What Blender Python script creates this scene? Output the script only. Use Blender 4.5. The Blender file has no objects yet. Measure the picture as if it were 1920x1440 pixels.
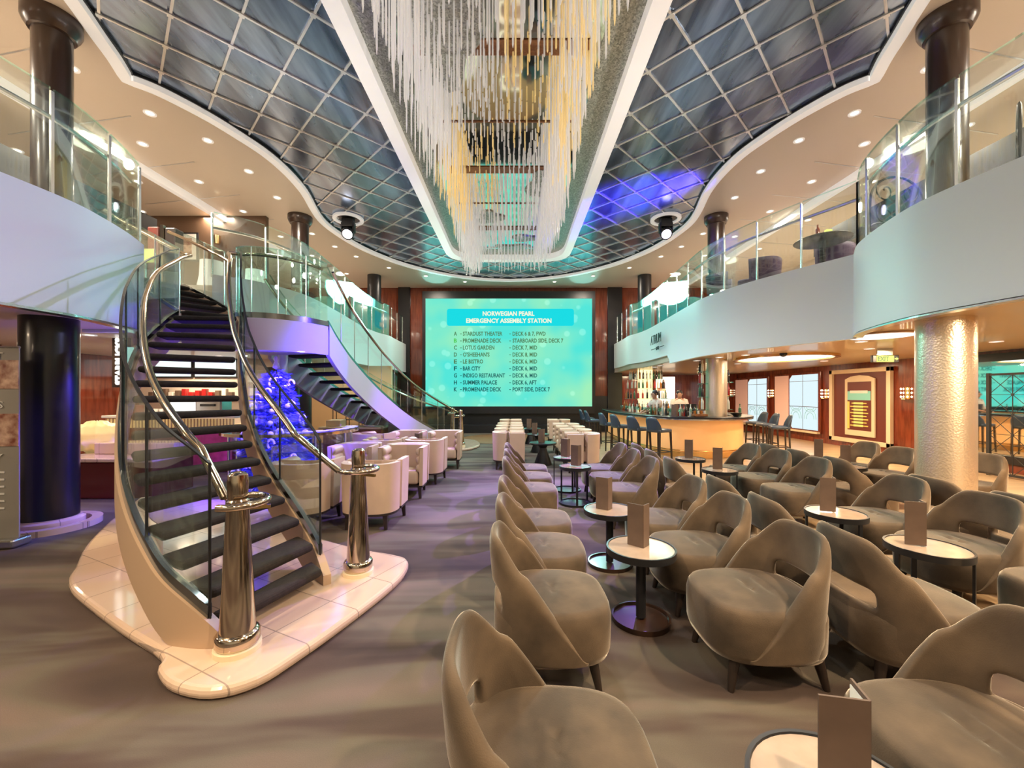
import bpy, math, random
from mathutils import Vector, Matrix
PI = math.pi
random.seed(7)
SC = bpy.context.scene
COL = SC.collection
F, CX, CY, H = 760.0, 965.0, 738.0, 1.6      # focal length in px of the 1920x1440 frame, principal point, eye height

# ------------------------------------------------------------------ materials
def nn(nt, t, **kw):
    n = nt.nodes.new(t)
    for k, v in kw.items():
        setattr(n, k, v)
    return n

def mat(name, col, rough=0.6, metal=0.0, emit=None, estr=0.0, sheen=0.0, bump=0.0, bscale=60.0,
        var=0.0, vscale=6.0, coat=0.0, col2=None, stretch=(1, 1, 1)):
    m = bpy.data.materials.new(name)
    m.use_nodes = True
    nt = m.node_tree
    b = nt.nodes['Principled BSDF']
    b.inputs['Base Color'].default_value = (*col, 1)
    b.inputs['Roughness'].default_value = rough
    b.inputs['Metallic'].default_value = metal
    if sheen:
        b.inputs['Sheen Weight'].default_value = sheen
        b.inputs['Sheen Roughness'].default_value = 0.28
        b.inputs['Sheen Tint'].default_value = (1, .86, .70, 1)
    if coat:
        b.inputs['Coat Weight'].default_value = coat
        b.inputs['Coat Roughness'].default_value = 0.06
    if emit:
        b.inputs['Emission Color'].default_value = (*emit, 1)
        b.inputs['Emission Strength'].default_value = estr
    if bump or var or col2:
        tc = nn(nt, 'ShaderNodeTexCoord')
        mp = nn(nt, 'ShaderNodeMapping')
        mp.inputs['Scale'].default_value = stretch
        nt.links.new(tc.outputs['Object'], mp.inputs['Vector'])
    if var or col2:
        n = nn(nt, 'ShaderNodeTexNoise')
        n.inputs['Scale'].default_value = vscale
        n.inputs['Detail'].default_value = 5
        nt.links.new(mp.outputs['Vector'], n.inputs['Vector'])
        r = nn(nt, 'ShaderNodeValToRGB')
        c2 = col2 or tuple(max(0, c * (1 - var)) for c in col)
        r.color_ramp.elements[0].color = (*c2, 1)
        r.color_ramp.elements[0].position = 0.35
        r.color_ramp.elements[1].color = (*(col if col2 else tuple(min(1, c * (1 + var * .5)) for c in col)), 1)
        r.color_ramp.elements[1].position = 0.65
        nt.links.new(n.outputs['Fac'], r.inputs['Fac'])
        nt.links.new(r.outputs['Color'], b.inputs['Base Color'])
    if bump:
        n2 = nn(nt, 'ShaderNodeTexNoise')
        n2.inputs['Scale'].default_value = bscale
        nt.links.new(mp.outputs['Vector'], n2.inputs['Vector'])
        bp = nn(nt, 'ShaderNodeBump')
        bp.inputs['Strength'].default_value = bump
        bp.inputs['Distance'].default_value = 0.01
        nt.links.new(n2.outputs['Fac'], bp.inputs['Height'])
        nt.links.new(bp.outputs['Normal'], b.inputs['Normal'])
    return m

def emis(name, col, s):
    m = bpy.data.materials.new(name)
    m.use_nodes = True
    nt = m.node_tree
    nt.nodes.clear()
    o = nn(nt, 'ShaderNodeOutputMaterial')
    e = nn(nt, 'ShaderNodeEmission')
    e.inputs['Color'].default_value = (*col, 1)
    e.inputs['Strength'].default_value = s
    nt.links.new(e.outputs[0], o.inputs[0])
    return m

def glass_mat(name, tint=(0.86, 0.95, 0.92), refl=0.10):
    m = bpy.data.materials.new(name)
    m.use_nodes = True
    nt = m.node_tree
    nt.nodes.clear()
    o = nn(nt, 'ShaderNodeOutputMaterial')
    t = nn(nt, 'ShaderNodeBsdfTransparent')
    t.inputs['Color'].default_value = (*tint, 1)
    g = nn(nt, 'ShaderNodeBsdfGlossy')
    g.inputs['Roughness'].default_value = 0.02
    g.inputs['Color'].default_value = (0.9, 1, 0.97, 1)
    lw = nn(nt, 'ShaderNodeLayerWeight')
    lw.inputs['Blend'].default_value = 0.25
    mr = nn(nt, 'ShaderNodeMapRange')
    mr.inputs['To Min'].default_value = refl * 0.6
    mr.inputs['To Max'].default_value = 0.42
    nt.links.new(lw.outputs['Fresnel'], mr.inputs['Value'])
    mx = nn(nt, 'ShaderNodeMixShader')
    nt.links.new(mr.outputs[0], mx.inputs[0])
    nt.links.new(t.outputs[0], mx.inputs[1])
    nt.links.new(g.outputs[0], mx.inputs[2])
    nt.links.new(mx.outputs[0], o.inputs[0])
    return m

M = {}
def setup_mats():
    M['velvet'] = mat('taupe_velvet', (0.118, 0.080, 0.048), 0.85, sheen=1.0, var=0.5, vscale=3.2, bump=0.12, bscale=220)
    M['velvet_dark'] = mat('brown_velvet', (0.20, 0.15, 0.115), 0.75, sheen=0.8, var=0.30, vscale=3.2, bump=0.12, bscale=220)
    M['darkwood'] = mat('dark_leg_wood', (0.025, 0.016, 0.012), 0.4)
    M['leather'] = mat('cream_leather', (0.60, 0.44, 0.32), 0.45, var=0.05, vscale=4, bump=0.05, bscale=90)
    M['chrome'] = mat('warm_polished_steel', (0.60, 0.50, 0.385), 0.11, 1.0)
    M['steel'] = mat('satin_steel', (0.72, 0.74, 0.74), 0.22, 1.0)
    M['black'] = mat('black_metal', (0.012, 0.012, 0.014), 0.35)
    M['black_lacquer'] = mat('black_lacquer', (0.006, 0.006, 0.009), 0.28, coat=0.15)
    M['mocha'] = mat('mocha_lacquer', (0.030, 0.014, 0.008), 0.28, coat=0.2)
    M['tabletop'] = mat('pale_stone_top', (0.44, 0.34, 0.265), 0.10, var=0.12, vscale=9, coat=0.5)
    M['menu'] = mat('brown_menu_card', (0.13, 0.085, 0.062), 0.5, var=0.1, vscale=12)
    M['paper'] = mat('white_paper', (0.8, 0.78, 0.72), 0.6)
    M['cream'] = mat('cream_paint', (0.72, 0.63, 0.53), 0.45, coat=0.15)
    M['white'] = mat('screen_tinted_white', (0.80, 0.90, 0.94), 0.5)  # white with the cool tint of the screen's light mixed into the colour
    M['lilac'] = mat('violet_shaded_paint', (0.42, 0.38, 0.48), 0.5)  # shade and violet stage light put into the paint colour
    M['channel'] = mat('dark_steel_channel', (0.24, 0.26, 0.27), 0.16, 1.0)
    M['brownwall'] = mat('dark_brown_wall', (0.10, 0.055, 0.03), 0.5)
    M['rim'] = mat('glowing_white_rim', (0.92, 0.90, 0.87), 0.4, emit=(1, .97, .93), estr=0.32)  # slight glow added so rims and chandelier frame look strongly lit
    M['tan'] = mat('tan_paint', (0.46, 0.32, 0.21), 0.45)
    M['goldceil'] = mat('golden_beige_ceiling', (0.56, 0.42, 0.24), 0.32, coat=0.3)
    M['carpet_step'] = mat('dark_stair_carpet', (0.021, 0.013, 0.010), 0.95, var=0.3, vscale=40, bump=0.3, bscale=260)
    M['redwood'] = mat('red_mahogany', (0.23, 0.045, 0.018), 0.16, col2=(0.12, 0.02, 0.009), vscale=3.0, stretch=(4, 4, .5), coat=0.5)
    M['wood'] = mat('walnut_veneer', (0.30, 0.13, 0.05), 0.35, col2=(0.20, 0.08, 0.03), vscale=5, stretch=(6, 6, .5))
    M['onyx'] = mat('lit_orange_onyx', (0.80, 0.45, 0.20), 0.35, emit=(1.0, 0.42, 0.12), estr=0.30, var=0.15, vscale=1.5)
    M['gold'] = mat('gold_metal', (0.85, 0.55, 0.22), 0.2, 1.0)
    M['orange_wall'] = mat('warm_sand_wall', (0.78, 0.50, 0.25), 0.5)
    M['bluel'] = mat('navy_leather', (0.028, 0.05, 0.085), 0.32)
    M['purple'] = mat('aubergine_fabric', (0.06, 0.03, 0.08), 0.7, sheen=0.3)
    M['glass'] = glass_mat('clear_railing_glass', (0.935, 0.975, 0.96), 0.06)
    M['glass_dull'] = glass_mat('matt_side_glass', (0.94, 0.97, 0.96), 0.04)
    M['glass_dull'].node_tree.nodes['Map Range'].inputs['To Max'].default_value = .08
    M['glass_green'] = glass_mat('green_edge_glass', (0.80, 0.94, 0.90), 0.12)
    M['mirror'] = mat('wall_mirror', (0.80, 0.86, 0.84), 0.03, 1.0)
    M['bottle_g'] = mat('green_bottle', (0.03, 0.12, 0.06), 0.06, coat=0.5)
    M['bottle_a'] = mat('amber_bottle', (0.35, 0.12, 0.02), 0.06, coat=0.5)
    M['bottle_c'] = mat('pale_bottle', (0.62, 0.66, 0.60), 0.06, coat=0.5)
    M['bottle_k'] = mat('dark_bottle', (0.02, 0.015, 0.015), 0.08, coat=0.5)
    M['bottle_r'] = mat('red_bottle', (0.35, 0.02, 0.02), 0.08, coat=0.5)
    M['skin'] = mat('skin', (0.42, 0.23, 0.15), 0.5)
    M['hair'] = mat('black_hair', (0.01, 0.008, 0.008), 0.5)
    M['cloth'] = mat('cream_shirt', (0.62, 0.55, 0.48), 0.8)
    M['vest'] = mat('dark_vest', (0.03, 0.03, 0.035), 0.8)
    M['lamp_warm'] = emis('warm_lamp', (1.0, 0.80, 0.52), 9.0)
    M['lamp_white'] = emis('white_lamp', (1.0, 0.93, 0.85), 7.0)
    M['lamp_panel'] = emis('light_panel', (1.0, 0.95, 0.88), 2.2)
    M['lamp_yellow'] = emis('yellow_column_light', (1.0, 0.78, 0.36), 1.9)
    M['window_light'] = emis('daylight_pane', (0.78, 0.95, 1.0), 1.0)
    M['pink'] = mat('pink_curtain', (0.85, 0.58, 0.50), 0.7, emit=(1, .55, .45), estr=0.15)
    M['menu_screen'] = emis('lit_menu_screen', (0.86, 1.0, 0.95), 1.3)
    M['sign_letters'] = emis('sign_letters', (1, 0.98, 0.9), 2.5)
    M['sign_green'] = emis('sign_mint', (0.55, 1.0, 0.88), 1.2)
    M['exit_yellow'] = emis('exit_sign_face', (0.95, 0.95, 0.25), 1.2)
    M['exit_text'] = mat('exit_sign_text', (0.02, 0.10, 0.02), 0.6)
    M['poster_grey'] = mat('poster_grey', (0.30, 0.28, 0.24), 0.6)
    M['poster_photo'] = mat('poster_photo', (0.72, 0.50, 0.36), 0.6, col2=(0.22, 0.06, 0.03), vscale=9)
    M['red_counter'] = mat('oxblood_counter', (0.10, 0.008, 0.012), 0.2, coat=0.5)
    M['needles'] = mat('blue_lit_needles', (0.07, 0.08, 0.55), 0.6)  # blue of the lamps on the tree put into the needle colour
    M['bauble'] = mat('silver_bauble', (0.75, 0.72, 0.85), 0.12, 1.0)
    M['bauble_w'] = mat('white_frosted_ornament', (0.85, 0.82, 0.9), 0.4)
    M['glitter_cloth'] = mat('snow_cloth', (0.65, 0.65, 0.75), 0.7, var=0.3, vscale=50)
    M['rod'] = mat('acrylic_rod', (0.88, 0.87, 0.86), 0.15, emit=(1.0, .95, .92), estr=0.16, coat=0.6)
    M['rod_amber_lit'] = mat('amber_lit_rod', (0.98, 0.82, 0.52), 0.12, emit=(1.0, .72, .24), estr=0.26, coat=0.6)  # amber light put into the colour and glow of these rods
    for k_ in ('rod', 'rod_amber_lit'): M[k_].node_tree.nodes['Principled BSDF'].inputs['Alpha'].default_value = 0.66
    M['lens'] = emis('lamp_lens', (0.95, 0.93, 1.0), 6.0)
    M['lens_blue'] = emis('lamp_lens_violet', (0.75, 0.65, 1.0), 8.0)
    M['globe'] = mat('golden_shade', (0.85, 0.66, 0.36), 0.4, emit=(1.0, .72, .28), estr=0.22)
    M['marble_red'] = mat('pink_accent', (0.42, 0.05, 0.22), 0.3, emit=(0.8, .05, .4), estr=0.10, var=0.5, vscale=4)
    M['white_ceramic'] = mat('white_ceramic', (0.8, 0.78, 0.74), 0.25)
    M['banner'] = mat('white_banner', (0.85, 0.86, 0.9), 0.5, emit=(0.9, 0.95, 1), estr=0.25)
    M['banner_blue'] = mat('banner_blue', (0.25, 0.45, 0.75), 0.5)
    M['plan_teal'] = mat('plan_teal', (0.25, 0.65, 0.60), 0.5)
    M['plan_lime'] = mat('plan_lime', (0.62, 0.75, 0.25), 0.5)
    M['plan_yellow'] = mat('plan_yellow', (0.85, 0.65, 0.15), 0.5)
    M['plan_brown'] = mat('plan_maroon', (0.14, 0.03, 0.02), 0.4)
    M['frame_cream'] = mat('frame_cream', (0.75, 0.62, 0.42), 0.4)
    M['iron'] = mat('wrought_iron', (0.02, 0.02, 0.02), 0.5)
    M['text_dark'] = emis('screen_text_dark', (0.02, 0.13, 0.12), 1.0)
    M['text_olive'] = emis('screen_text_olive', (0.09, 0.22, 0.10), 1.0)
    M['text_green'] = emis('screen_text_green', (0.10, 0.62, 0.12), 1.0)
    M['text_title'] = emis('screen_text_title', (0.92, 0.95, 0.72), 1.0)
    M['screen_bar'] = emis('screen_title_bar', (0.012, 0.72, 0.78), 1.0)
    M['ceilstrip'] = mat('aluminium_strip', (0.80, 0.80, 0.80), 0.28, 0.6)

    # --- blue brushed ceiling panels
    m = mat('blue_ceiling_panels', (0.05, 0.08, 0.13), 0.20, 0.6, coat=0.7)
    m.node_tree.nodes['Principled BSDF'].inputs['Coat Roughness'].default_value = .16
    nt = m.node_tree; b = nt.nodes['Principled BSDF']
    tc = nn(nt, 'ShaderNodeTexCoord'); mp = nn(nt, 'ShaderNodeMapping')
    mp.inputs['Rotation'].default_value = (0, 0, 0.35); mp.inputs['Scale'].default_value = (5, .7, 1)
    n = nn(nt, 'ShaderNodeTexNoise'); n.inputs['Scale'].default_value = 1.2; n.inputs['Detail'].default_value = 7
    r = nn(nt, 'ShaderNodeValToRGB')
    r.color_ramp.elements[0].color = (0.050, 0.082, 0.150, 1); r.color_ramp.elements[0].position = .3
    r.color_ramp.elements[1].color = (0.27, 0.36, 0.50, 1); r.color_ramp.elements[1].position = .75
    nt.links.new(tc.outputs['Object'], mp.inputs[0]); nt.links.new(mp.outputs[0], n.inputs[0])
    nt.links.new(n.outputs['Fac'], r.inputs[0]); nt.links.new(r.outputs[0], b.inputs['Base Color'])
    M['blueceil'] = m

    # --- carpet with drifting bands
    m = mat('banded_carpet', (0.1, 0.09, 0.08), 0.95)
    nt = m.node_tree; b = nt.nodes['Principled BSDF']
    tc = nn(nt, 'ShaderNodeTexCoord'); mp = nn(nt, 'ShaderNodeMapping')
    mp.inputs['Scale'].default_value = (0.42, 1.75, 1); mp.inputs['Rotation'].default_value = (0, 0, 0.12)
    n = nn(nt, 'ShaderNodeTexNoise'); n.inputs['Scale'].default_value = 0.9; n.inputs['Detail'].default_value = 2
    w = nn(nt, 'ShaderNodeTexWave'); w.bands_direction = 'Y'
    w.inputs['Scale'].default_value = 0.45; w.inputs['Distortion'].default_value = 7; w.inputs['Detail Scale'].default_value = .6
    r = nn(nt, 'ShaderNodeValToRGB')
    e = r.color_ramp.elements
    e[0].color = (0.036, 0.022, 0.016, 1); e[0].position = 0.36
    e[1].color = (0.136, 0.099, 0.079, 1); e[1].position = 0.66
    x = r.color_ramp.elements.new(.47); x.color = (0.064, 0.042, 0.033, 1)
    x = r.color_ramp.elements.new(.55); x.color = (0.100, 0.082, 0.060, 1)
    nt.links.new(tc.outputs['Object'], mp.inputs[0]); nt.links.new(mp.outputs[0], w.inputs[0])
    n.inputs['Scale'].default_value = 1.05; n.inputs['Detail'].default_value = 3; n.inputs['Distortion'].default_value = .6
    nt.links.new(mp.outputs[0], n.inputs[0])
    nt.links.new(n.outputs['Fac'], r.inputs[0])
    g = nn(nt, 'ShaderNodeTexNoise'); g.inputs['Scale'].default_value = 240
    nt.links.new(tc.outputs['Object'], g.inputs[0])
    mx = nn(nt, 'ShaderNodeMixRGB', blend_type='MULTIPLY'); mx.inputs[0].default_value = 0.5
    nt.links.new(r.outputs[0], mx.inputs[1]); nt.links.new(g.outputs['Fac'], mx.inputs[2])
    gm = nn(nt, 'ShaderNodeMixRGB', blend_type='ADD'); gm.inputs[0].default_value = .35
    nt.links.new(mx.outputs[0], gm.inputs[1]); nt.links.new(r.outputs[0], gm.inputs[2])
    nt.links.new(gm.outputs[0], b.inputs['Base Color'])
    bp = nn(nt, 'ShaderNodeBump'); bp.inputs['Strength'].default_value = .35; bp.inputs['Distance'].default_value = .006
    nt.links.new(g.outputs['Fac'], bp.inputs['Height']); nt.links.new(bp.outputs[0], b.inputs['Normal'])
    M['carpet'] = m

    # --- pale plank floor
    m = mat('pale_plank_floor', (0.6, 0.42, 0.24), 0.3, coat=0.2)
    nt = m.node_tree; b = nt.nodes['Principled BSDF']
    tc = nn(nt, 'ShaderNodeTexCoord')
    br = nn(nt, 'ShaderNodeTexBrick')
    br.inputs['Color1'].default_value = (0.66, 0.47, 0.28, 1); br.inputs['Color2'].default_value = (0.54, 0.37, 0.21, 1)
    br.inputs['Mortar'].default_value = (0.36, 0.23, 0.13, 1)
    br.inputs['Scale'].default_value = 1; br.inputs['Brick Width'].default_value = 1.4; br.inputs['Row Height'].default_value = .16
    br.inputs['Mortar Size'].default_value = .004
    nt.links.new(tc.outputs['Object'], br.inputs[0]); nt.links.new(br.outputs[0], b.inputs['Base Color'])
    M['plank'] = m

    # --- marble tile
    m = mat('pink_marble_tile', (0.75, 0.62, 0.55), 0.10, coat=0.4)
    nt = m.node_tree; b = nt.nodes['Principled BSDF']
    tc = nn(nt, 'ShaderNodeTexCoord'); mp = nn(nt, 'ShaderNodeMapping')
    mp.inputs['Rotation'].default_value = (0, 0, 0.45)
    br = nn(nt, 'ShaderNodeTexBrick'); br.offset = 0
    br.inputs['Color1'].default_value = (0.66, 0.49, 0.37, 1); br.inputs['Color2'].default_value = (0.60, 0.44, 0.33, 1)
    br.inputs['Mortar'].default_value = (0.33, 0.25, 0.2, 1)
    br.inputs['Scale'].default_value = 1; br.inputs['Brick Width'].default_value = .42; br.inputs['Row Height'].default_value = .42
    br.inputs['Mortar Size'].default_value = .004
    nt.links.new(tc.outputs['Object'], mp.inputs[0]); nt.links.new(mp.outputs[0], br.inputs[0])
    nt.links.new(br.outputs[0], b.inputs['Base Color'])
    M['marble'] = m

    # --- hammered champagne metal (lower columns)
    m = mat('champagne_mosaic', (0.80, 0.70, 0.56), 0.33, 0.8)
    nt = m.node_tree; b = nt.nodes['Principled BSDF']
    tc = nn(nt, 'ShaderNodeTexCoord'); v = nn(nt, 'ShaderNodeTexVoronoi'); v.inputs['Scale'].default_value = 50
    nt.links.new(tc.outputs['Object'], v.inputs['Vector'])
    bp = nn(nt, 'ShaderNodeBump'); bp.inputs['Strength'].default_value = .28; bp.inputs['Distance'].default_value = .008
    nt.links.new(v.outputs['Distance'], bp.inputs['Height']); nt.links.new(bp.outputs[0], b.inputs['Normal'])
    M['mosaic'] = m

    # --- glitter border of the chandelier
    m = mat('silver_glitter', (0.42, 0.43, 0.38), 0.4, 0.5)
    nt = m.node_tree; b = nt.nodes['Principled BSDF']
    tc = nn(nt, 'ShaderNodeTexCoord'); n = nn(nt, 'ShaderNodeTexVoronoi'); n.inputs['Scale'].default_value = 55
    r = nn(nt, 'ShaderNodeValToRGB')
    r.color_ramp.elements[0].color = (0.18, 0.19, 0.16, 1); r.color_ramp.elements[1].color = (0.66, 0.68, 0.62, 1)
    nt.links.new(tc.outputs['Object'], n.inputs['Vector']); nt.links.new(n.outputs['Color'], r.inputs[0])
    nt.links.new(r.outputs[0], b.inputs['Base Color'])
    M['glitter'] = m

    # --- LED screen picture: aqua with soft light discs
    m = bpy.data.materials.new('led_screen_picture'); m.use_nodes = True
    nt = m.node_tree; nt.nodes.clear()
    o = nn(nt, 'ShaderNodeOutputMaterial'); e = nn(nt, 'ShaderNodeEmission'); e.inputs['Strength'].default_value = 1.0
    tc = nn(nt, 'ShaderNodeTexCoord'); v = nn(nt, 'ShaderNodeTexVoronoi'); v.inputs['Scale'].default_value = 1.5
    v2 = nn(nt, 'ShaderNodeTexNoise'); v2.inputs['Scale'].default_value = .45
    nt.links.new(tc.outputs['Object'], v.inputs['Vector']); nt.links.new(tc.outputs['Object'], v2.inputs['Vector'])
    r1 = nn(nt, 'ShaderNodeValToRGB')
    r1.color_ramp.elements[0].color = (0.09, 0.80, 0.70, 1); r1.color_ramp.elements[0].position = .38
    r1.color_ramp.elements[1].color = (0.36, 0.88, 0.50, 1); r1.color_ramp.elements[1].position = .68
    nt.links.new(v2.outputs['Fac'], r1.inputs[0])
    r2 = nn(nt, 'ShaderNodeValToRGB')
    r2.color_ramp.elements[0].color = (1, 1, 1, 1); r2.color_ramp.elements[0].position = .18
    r2.color_ramp.elements[1].color = (0, 0, 0, 1); r2.color_ramp.elements[1].position = .24
    nt.links.new(v.outputs['Distance'], r2.inputs[0])
    mx = nn(nt, 'ShaderNodeMixRGB', blend_type='ADD'); mx.inputs[0].default_value = .10
    nt.links.new(r1.outputs[0], mx.inputs[1]); nt.links.new(r2.outputs[0], mx.inputs[2])
    nt.links.new(mx.outputs[0], e.inputs['Color']); nt.links.new(e.outputs[0], o.inputs[0])
    M['screen'] = m
setup_mats()

# ------------------------------------------------------------------ mesh builder
class MB:
    def __init__(s):
        s.v = []; s.f = []; s.mi = []; s.cur = 0
    def add(s, vs, fs):
        k = len(s.v)
        s.v += [tuple(p) for p in vs]
        s.f += [tuple(i + k for i in f) for f in fs]
        s.mi += [s.cur] * len(fs)
        return s
    def box(s, c, d, rz=0.0, tilt=None):
        x, y, z = d[0] / 2, d[1] / 2, d[2] / 2
        vs = [Vector((a * x, b * y, e * z)) for e in (-1, 1) for b in (-1, 1) for a in (-1, 1)]
        R = Matrix.Rotation(rz, 3, 'Z')
        if tilt is not None:
            R = R @ Matrix.Rotation(tilt[1], 3, tilt[0])
        c = Vector(c)
        return s.add([R @ p + c for p in vs], [(0, 2, 3, 1), (4, 5, 7, 6), (0, 1, 5, 4), (2, 6, 7, 3), (0, 4, 6, 2), (1, 3, 7, 5)])
    def cyl(s, p0, p1, r0, r1=None, n=12, caps=True):
        r1 = r0 if r1 is None else r1
        p0, p1 = Vector(p0), Vector(p1)
        d = (p1 - p0).normalized()
        a = d.orthogonal().normalized(); b = d.cross(a)
        vs = []
        for p, r in ((p0, r0), (p1, r1)):
            for i in range(n):
                t = 2 * PI * i / n
                vs.append(p + (a * math.cos(t) + b * math.sin(t)) * r)
        fs = [(i, (i + 1) % n, n + (i + 1) % n, n + i) for i in range(n)]
        if caps:
            fs += [tuple(range(n - 1, -1, -1)), tuple(range(n, 2 * n))]
        return s.add(vs, fs)
    def tube(s, path, r, n=8, closed=False):
        P = [Vector(p) for p in path]
        vs = []; N = len(P)
        up = Vector((0, 0, 1))
        for i, p in enumerate(P):
            if closed:
                d = P[(i + 1) % N] - P[i - 1]
            else:
                d = P[min(i + 1, N - 1)] - P[max(i - 1, 0)]
            d.normalize()
            a = d.cross(up)
            if a.length < 1e-3:
                a = d.cross(Vector((1, 0, 0)))
            a.normalize(); b = a.cross(d)
            rr = r[i] if isinstance(r, (list, tuple)) else r
            for j in range(n):
                t = 2 * PI * j / n
                vs.append(p + (a * math.cos(t) + b * math.sin(t)) * rr)
        fs = []
        for i in range(N if closed else N - 1):
            q = (i + 1) % N
            for j in range(n):
                k = (j + 1) % n
                fs.append((i * n + j, i * n + k, q * n + k, q * n + j))
        if not closed:
            fs += [tuple(range(n - 1, -1, -1)), tuple((N - 1) * n + j for j in range(n))]
        return s.add(vs, fs)
    def lathe(s, prof, c=(0, 0, 0), n=24, cap=True):
        vs = []; c = Vector(c)
        for r, z in prof:
            for i in range(n):
                t = 2 * PI * i / n
                vs.append(c + Vector((r * math.cos(t), r * math.sin(t), z)))
        fs = []
        for k in range(len(prof) - 1):
            for i in range(n):
                j = (i + 1) % n
                fs.append((k * n + i, k * n + j, (k + 1) * n + j, (k + 1) * n + i))
        if cap:
            fs += [tuple(range(n - 1, -1, -1)), tuple((len(prof) - 1) * n + i for i in range(n))]
        return s.add(vs, fs)
    def prism(s, poly, z0, z1):
        if sum(poly[i][0] * poly[(i + 1) % len(poly)][1] - poly[(i + 1) % len(poly)][0] * poly[i][1] for i in range(len(poly))) < 0:
            poly = poly[::-1]
        n = len(poly)
        f0 = (lambda p: z0(p)) if callable(z0) else (lambda p: z0)
        f1 = (lambda p: z1(p)) if callable(z1) else (lambda p: z1)
        vs = [(p[0], p[1], f0(p)) for p in poly] + [(p[0], p[1], f1(p)) for p in poly]
        fs = [tuple(range(n - 1, -1, -1)), tuple(range(n, 2 * n))]
        fs += [(i, (i + 1) % n, n + (i + 1) % n, n + i) for i in range(n)]
        return s.add(vs, fs)
    def ribbon(s, pts, t, off=0.0):
        """pts: (x, y, zbottom, ztop) along a path; t: thickness in plan; off: shift to the left of the path"""
        N = len(pts); vs = []
        for i, p in enumerate(pts):
            a = pts[max(i - 1, 0)]; b = pts[min(i + 1, N - 1)]
            d = Vector((b[0] - a[0], b[1] - a[1], 0)).normalized()
            n = Vector((-d.y, d.x, 0))
            for q in (off - t / 2, off + t / 2):
                vs.append((p[0] + n.x * q, p[1] + n.y * q, p[2]))
                vs.append((p[0] + n.x * q, p[1] + n.y * q, p[3]))
        fs = []
        for i in range(N - 1):
            a, b = i * 4, (i + 1) * 4
            fs += [(a, b, b + 1, a + 1), (a + 2, a + 3, b + 3, b + 2), (a + 1, b + 1, b + 3, a + 3), (a, a + 2, b + 2, b)]
        fs += [(0, 1, 3, 2), ((N - 1) * 4, (N - 1) * 4 + 2, (N - 1) * 4 + 3, (N - 1) * 4 + 1)]
        return s.add(vs, fs)
    def shell(s, fo, fi, nu, nv, keep=lambda i, j: True):
        """two skins fo(i,j), fi(i,j) on a grid; cells with keep() false are holes; open edges are closed"""
        k = len(s.v)
        def io(i, j): return i * (nv + 1) + j
        A = [fo(i, j) for i in range(nu + 1) for j in range(nv + 1)]
        B = [fi(i, j) for i in range(nu + 1) for j in range(nv + 1)]
        L = len(A); fs = []
        ok = lambda i, j: 0 <= i < nu and 0 <= j < nv and keep(i, j)
        for i in range(nu):
            for j in range(nv):
                if not ok(i, j): continue
                a, b, c, d = io(i, j), io(i + 1, j), io(i + 1, j + 1), io(i, j + 1)
                fs += [(a, b, c, d), (L + a, L + d, L + c, L + b)]
                if not ok(i, j - 1): fs.append((b, a, L + a, L + b))
                if not ok(i + 1, j): fs.append((c, b, L + b, L + c))
                if not ok(i, j + 1): fs.append((d, c, L + c, L + d))
                if not ok(i - 1, j): fs.append((a, d, L + d, L + a))
        return s.add(A + B, fs)
    def build(s, name, m, parent=None, smooth=False, bevel=0.0, sub=0, loc=None, seg=2):
        me = bpy.data.meshes.new(name)
        me.from_pydata(s.v, [], s.f)
        ms = m if isinstance(m, (list, tuple)) else [m]
        for q in ms:
            me.materials.append(M[q] if isinstance(q, str) else q)
        if len(ms) > 1:
            me.polygons.foreach_set('material_index', s.mi)
        if smooth:
            me.polygons.foreach_set('use_smooth', [True] * len(me.polygons))
            if smooth != 'all':
                try: me.set_sharp_from_angle(angle=0.7)
                except Exception: pass
        me.update()
        o = bpy.data.objects.new(name, me)
        COL.objects.link(o)
        if parent: o.parent = parent
        if loc: o.location = loc
        if bevel:
            b = o.modifiers.new('bevel', 'BEVEL'); b.width = bevel; b.segments = seg; b.limit_method = 'ANGLE'
        if sub:
            b = o.modifiers.new('sub', 'SUBSURF'); b.levels = sub; b.render_levels = sub
        return o

def thing(name, label, cat, loc=(0, 0, 0), rz=0.0, group=None):
    o = bpy.data.objects.new(name, None)
    COL.objects.link(o)
    o.empty_display_size = .1
    o.location = loc; o.rotation_euler = (0, 0, rz)
    return tag(o, label, cat, group)
def tag(o, label, cat, group=None):
    o['label'] = label; o['category'] = cat
    if group: o['group'] = group
    return o
def struct(name, mb, m, **kw):
    o = mb.build(name, m, **kw)
    o['kind'] = 'structure'
    return o
def stuff(o):
    o['kind'] = 'stuff'
    return o
def dup(root, loc, rz, label, group=None, sc=None):
    r = root.copy(); COL.objects.link(r)
    r.location = loc; r.rotation_euler = (0, 0, rz); r['label'] = label
    if group: r['group'] = group
    if sc: r.scale = sc
    for ch in list(root.children):
        c = ch.copy(); COL.objects.link(c); c.parent = r
        for g in list(ch.children):
            d = g.copy(); COL.objects.link(d); d.parent = c
    return r
class Stamp:
    """first use moves the built thing itself, later uses copy it"""
    def __init__(s, root): s.root = root; s.used = False
    def put(s, loc, rz, label, group=None):
        if not s.used:
            s.used = True
            r = s.root; r.location = loc; r.rotation_euler = (0, 0, rz); r['label'] = label
            if group: r['group'] = group
            return r
        return dup(s.root, loc, rz, label, group)

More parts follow.
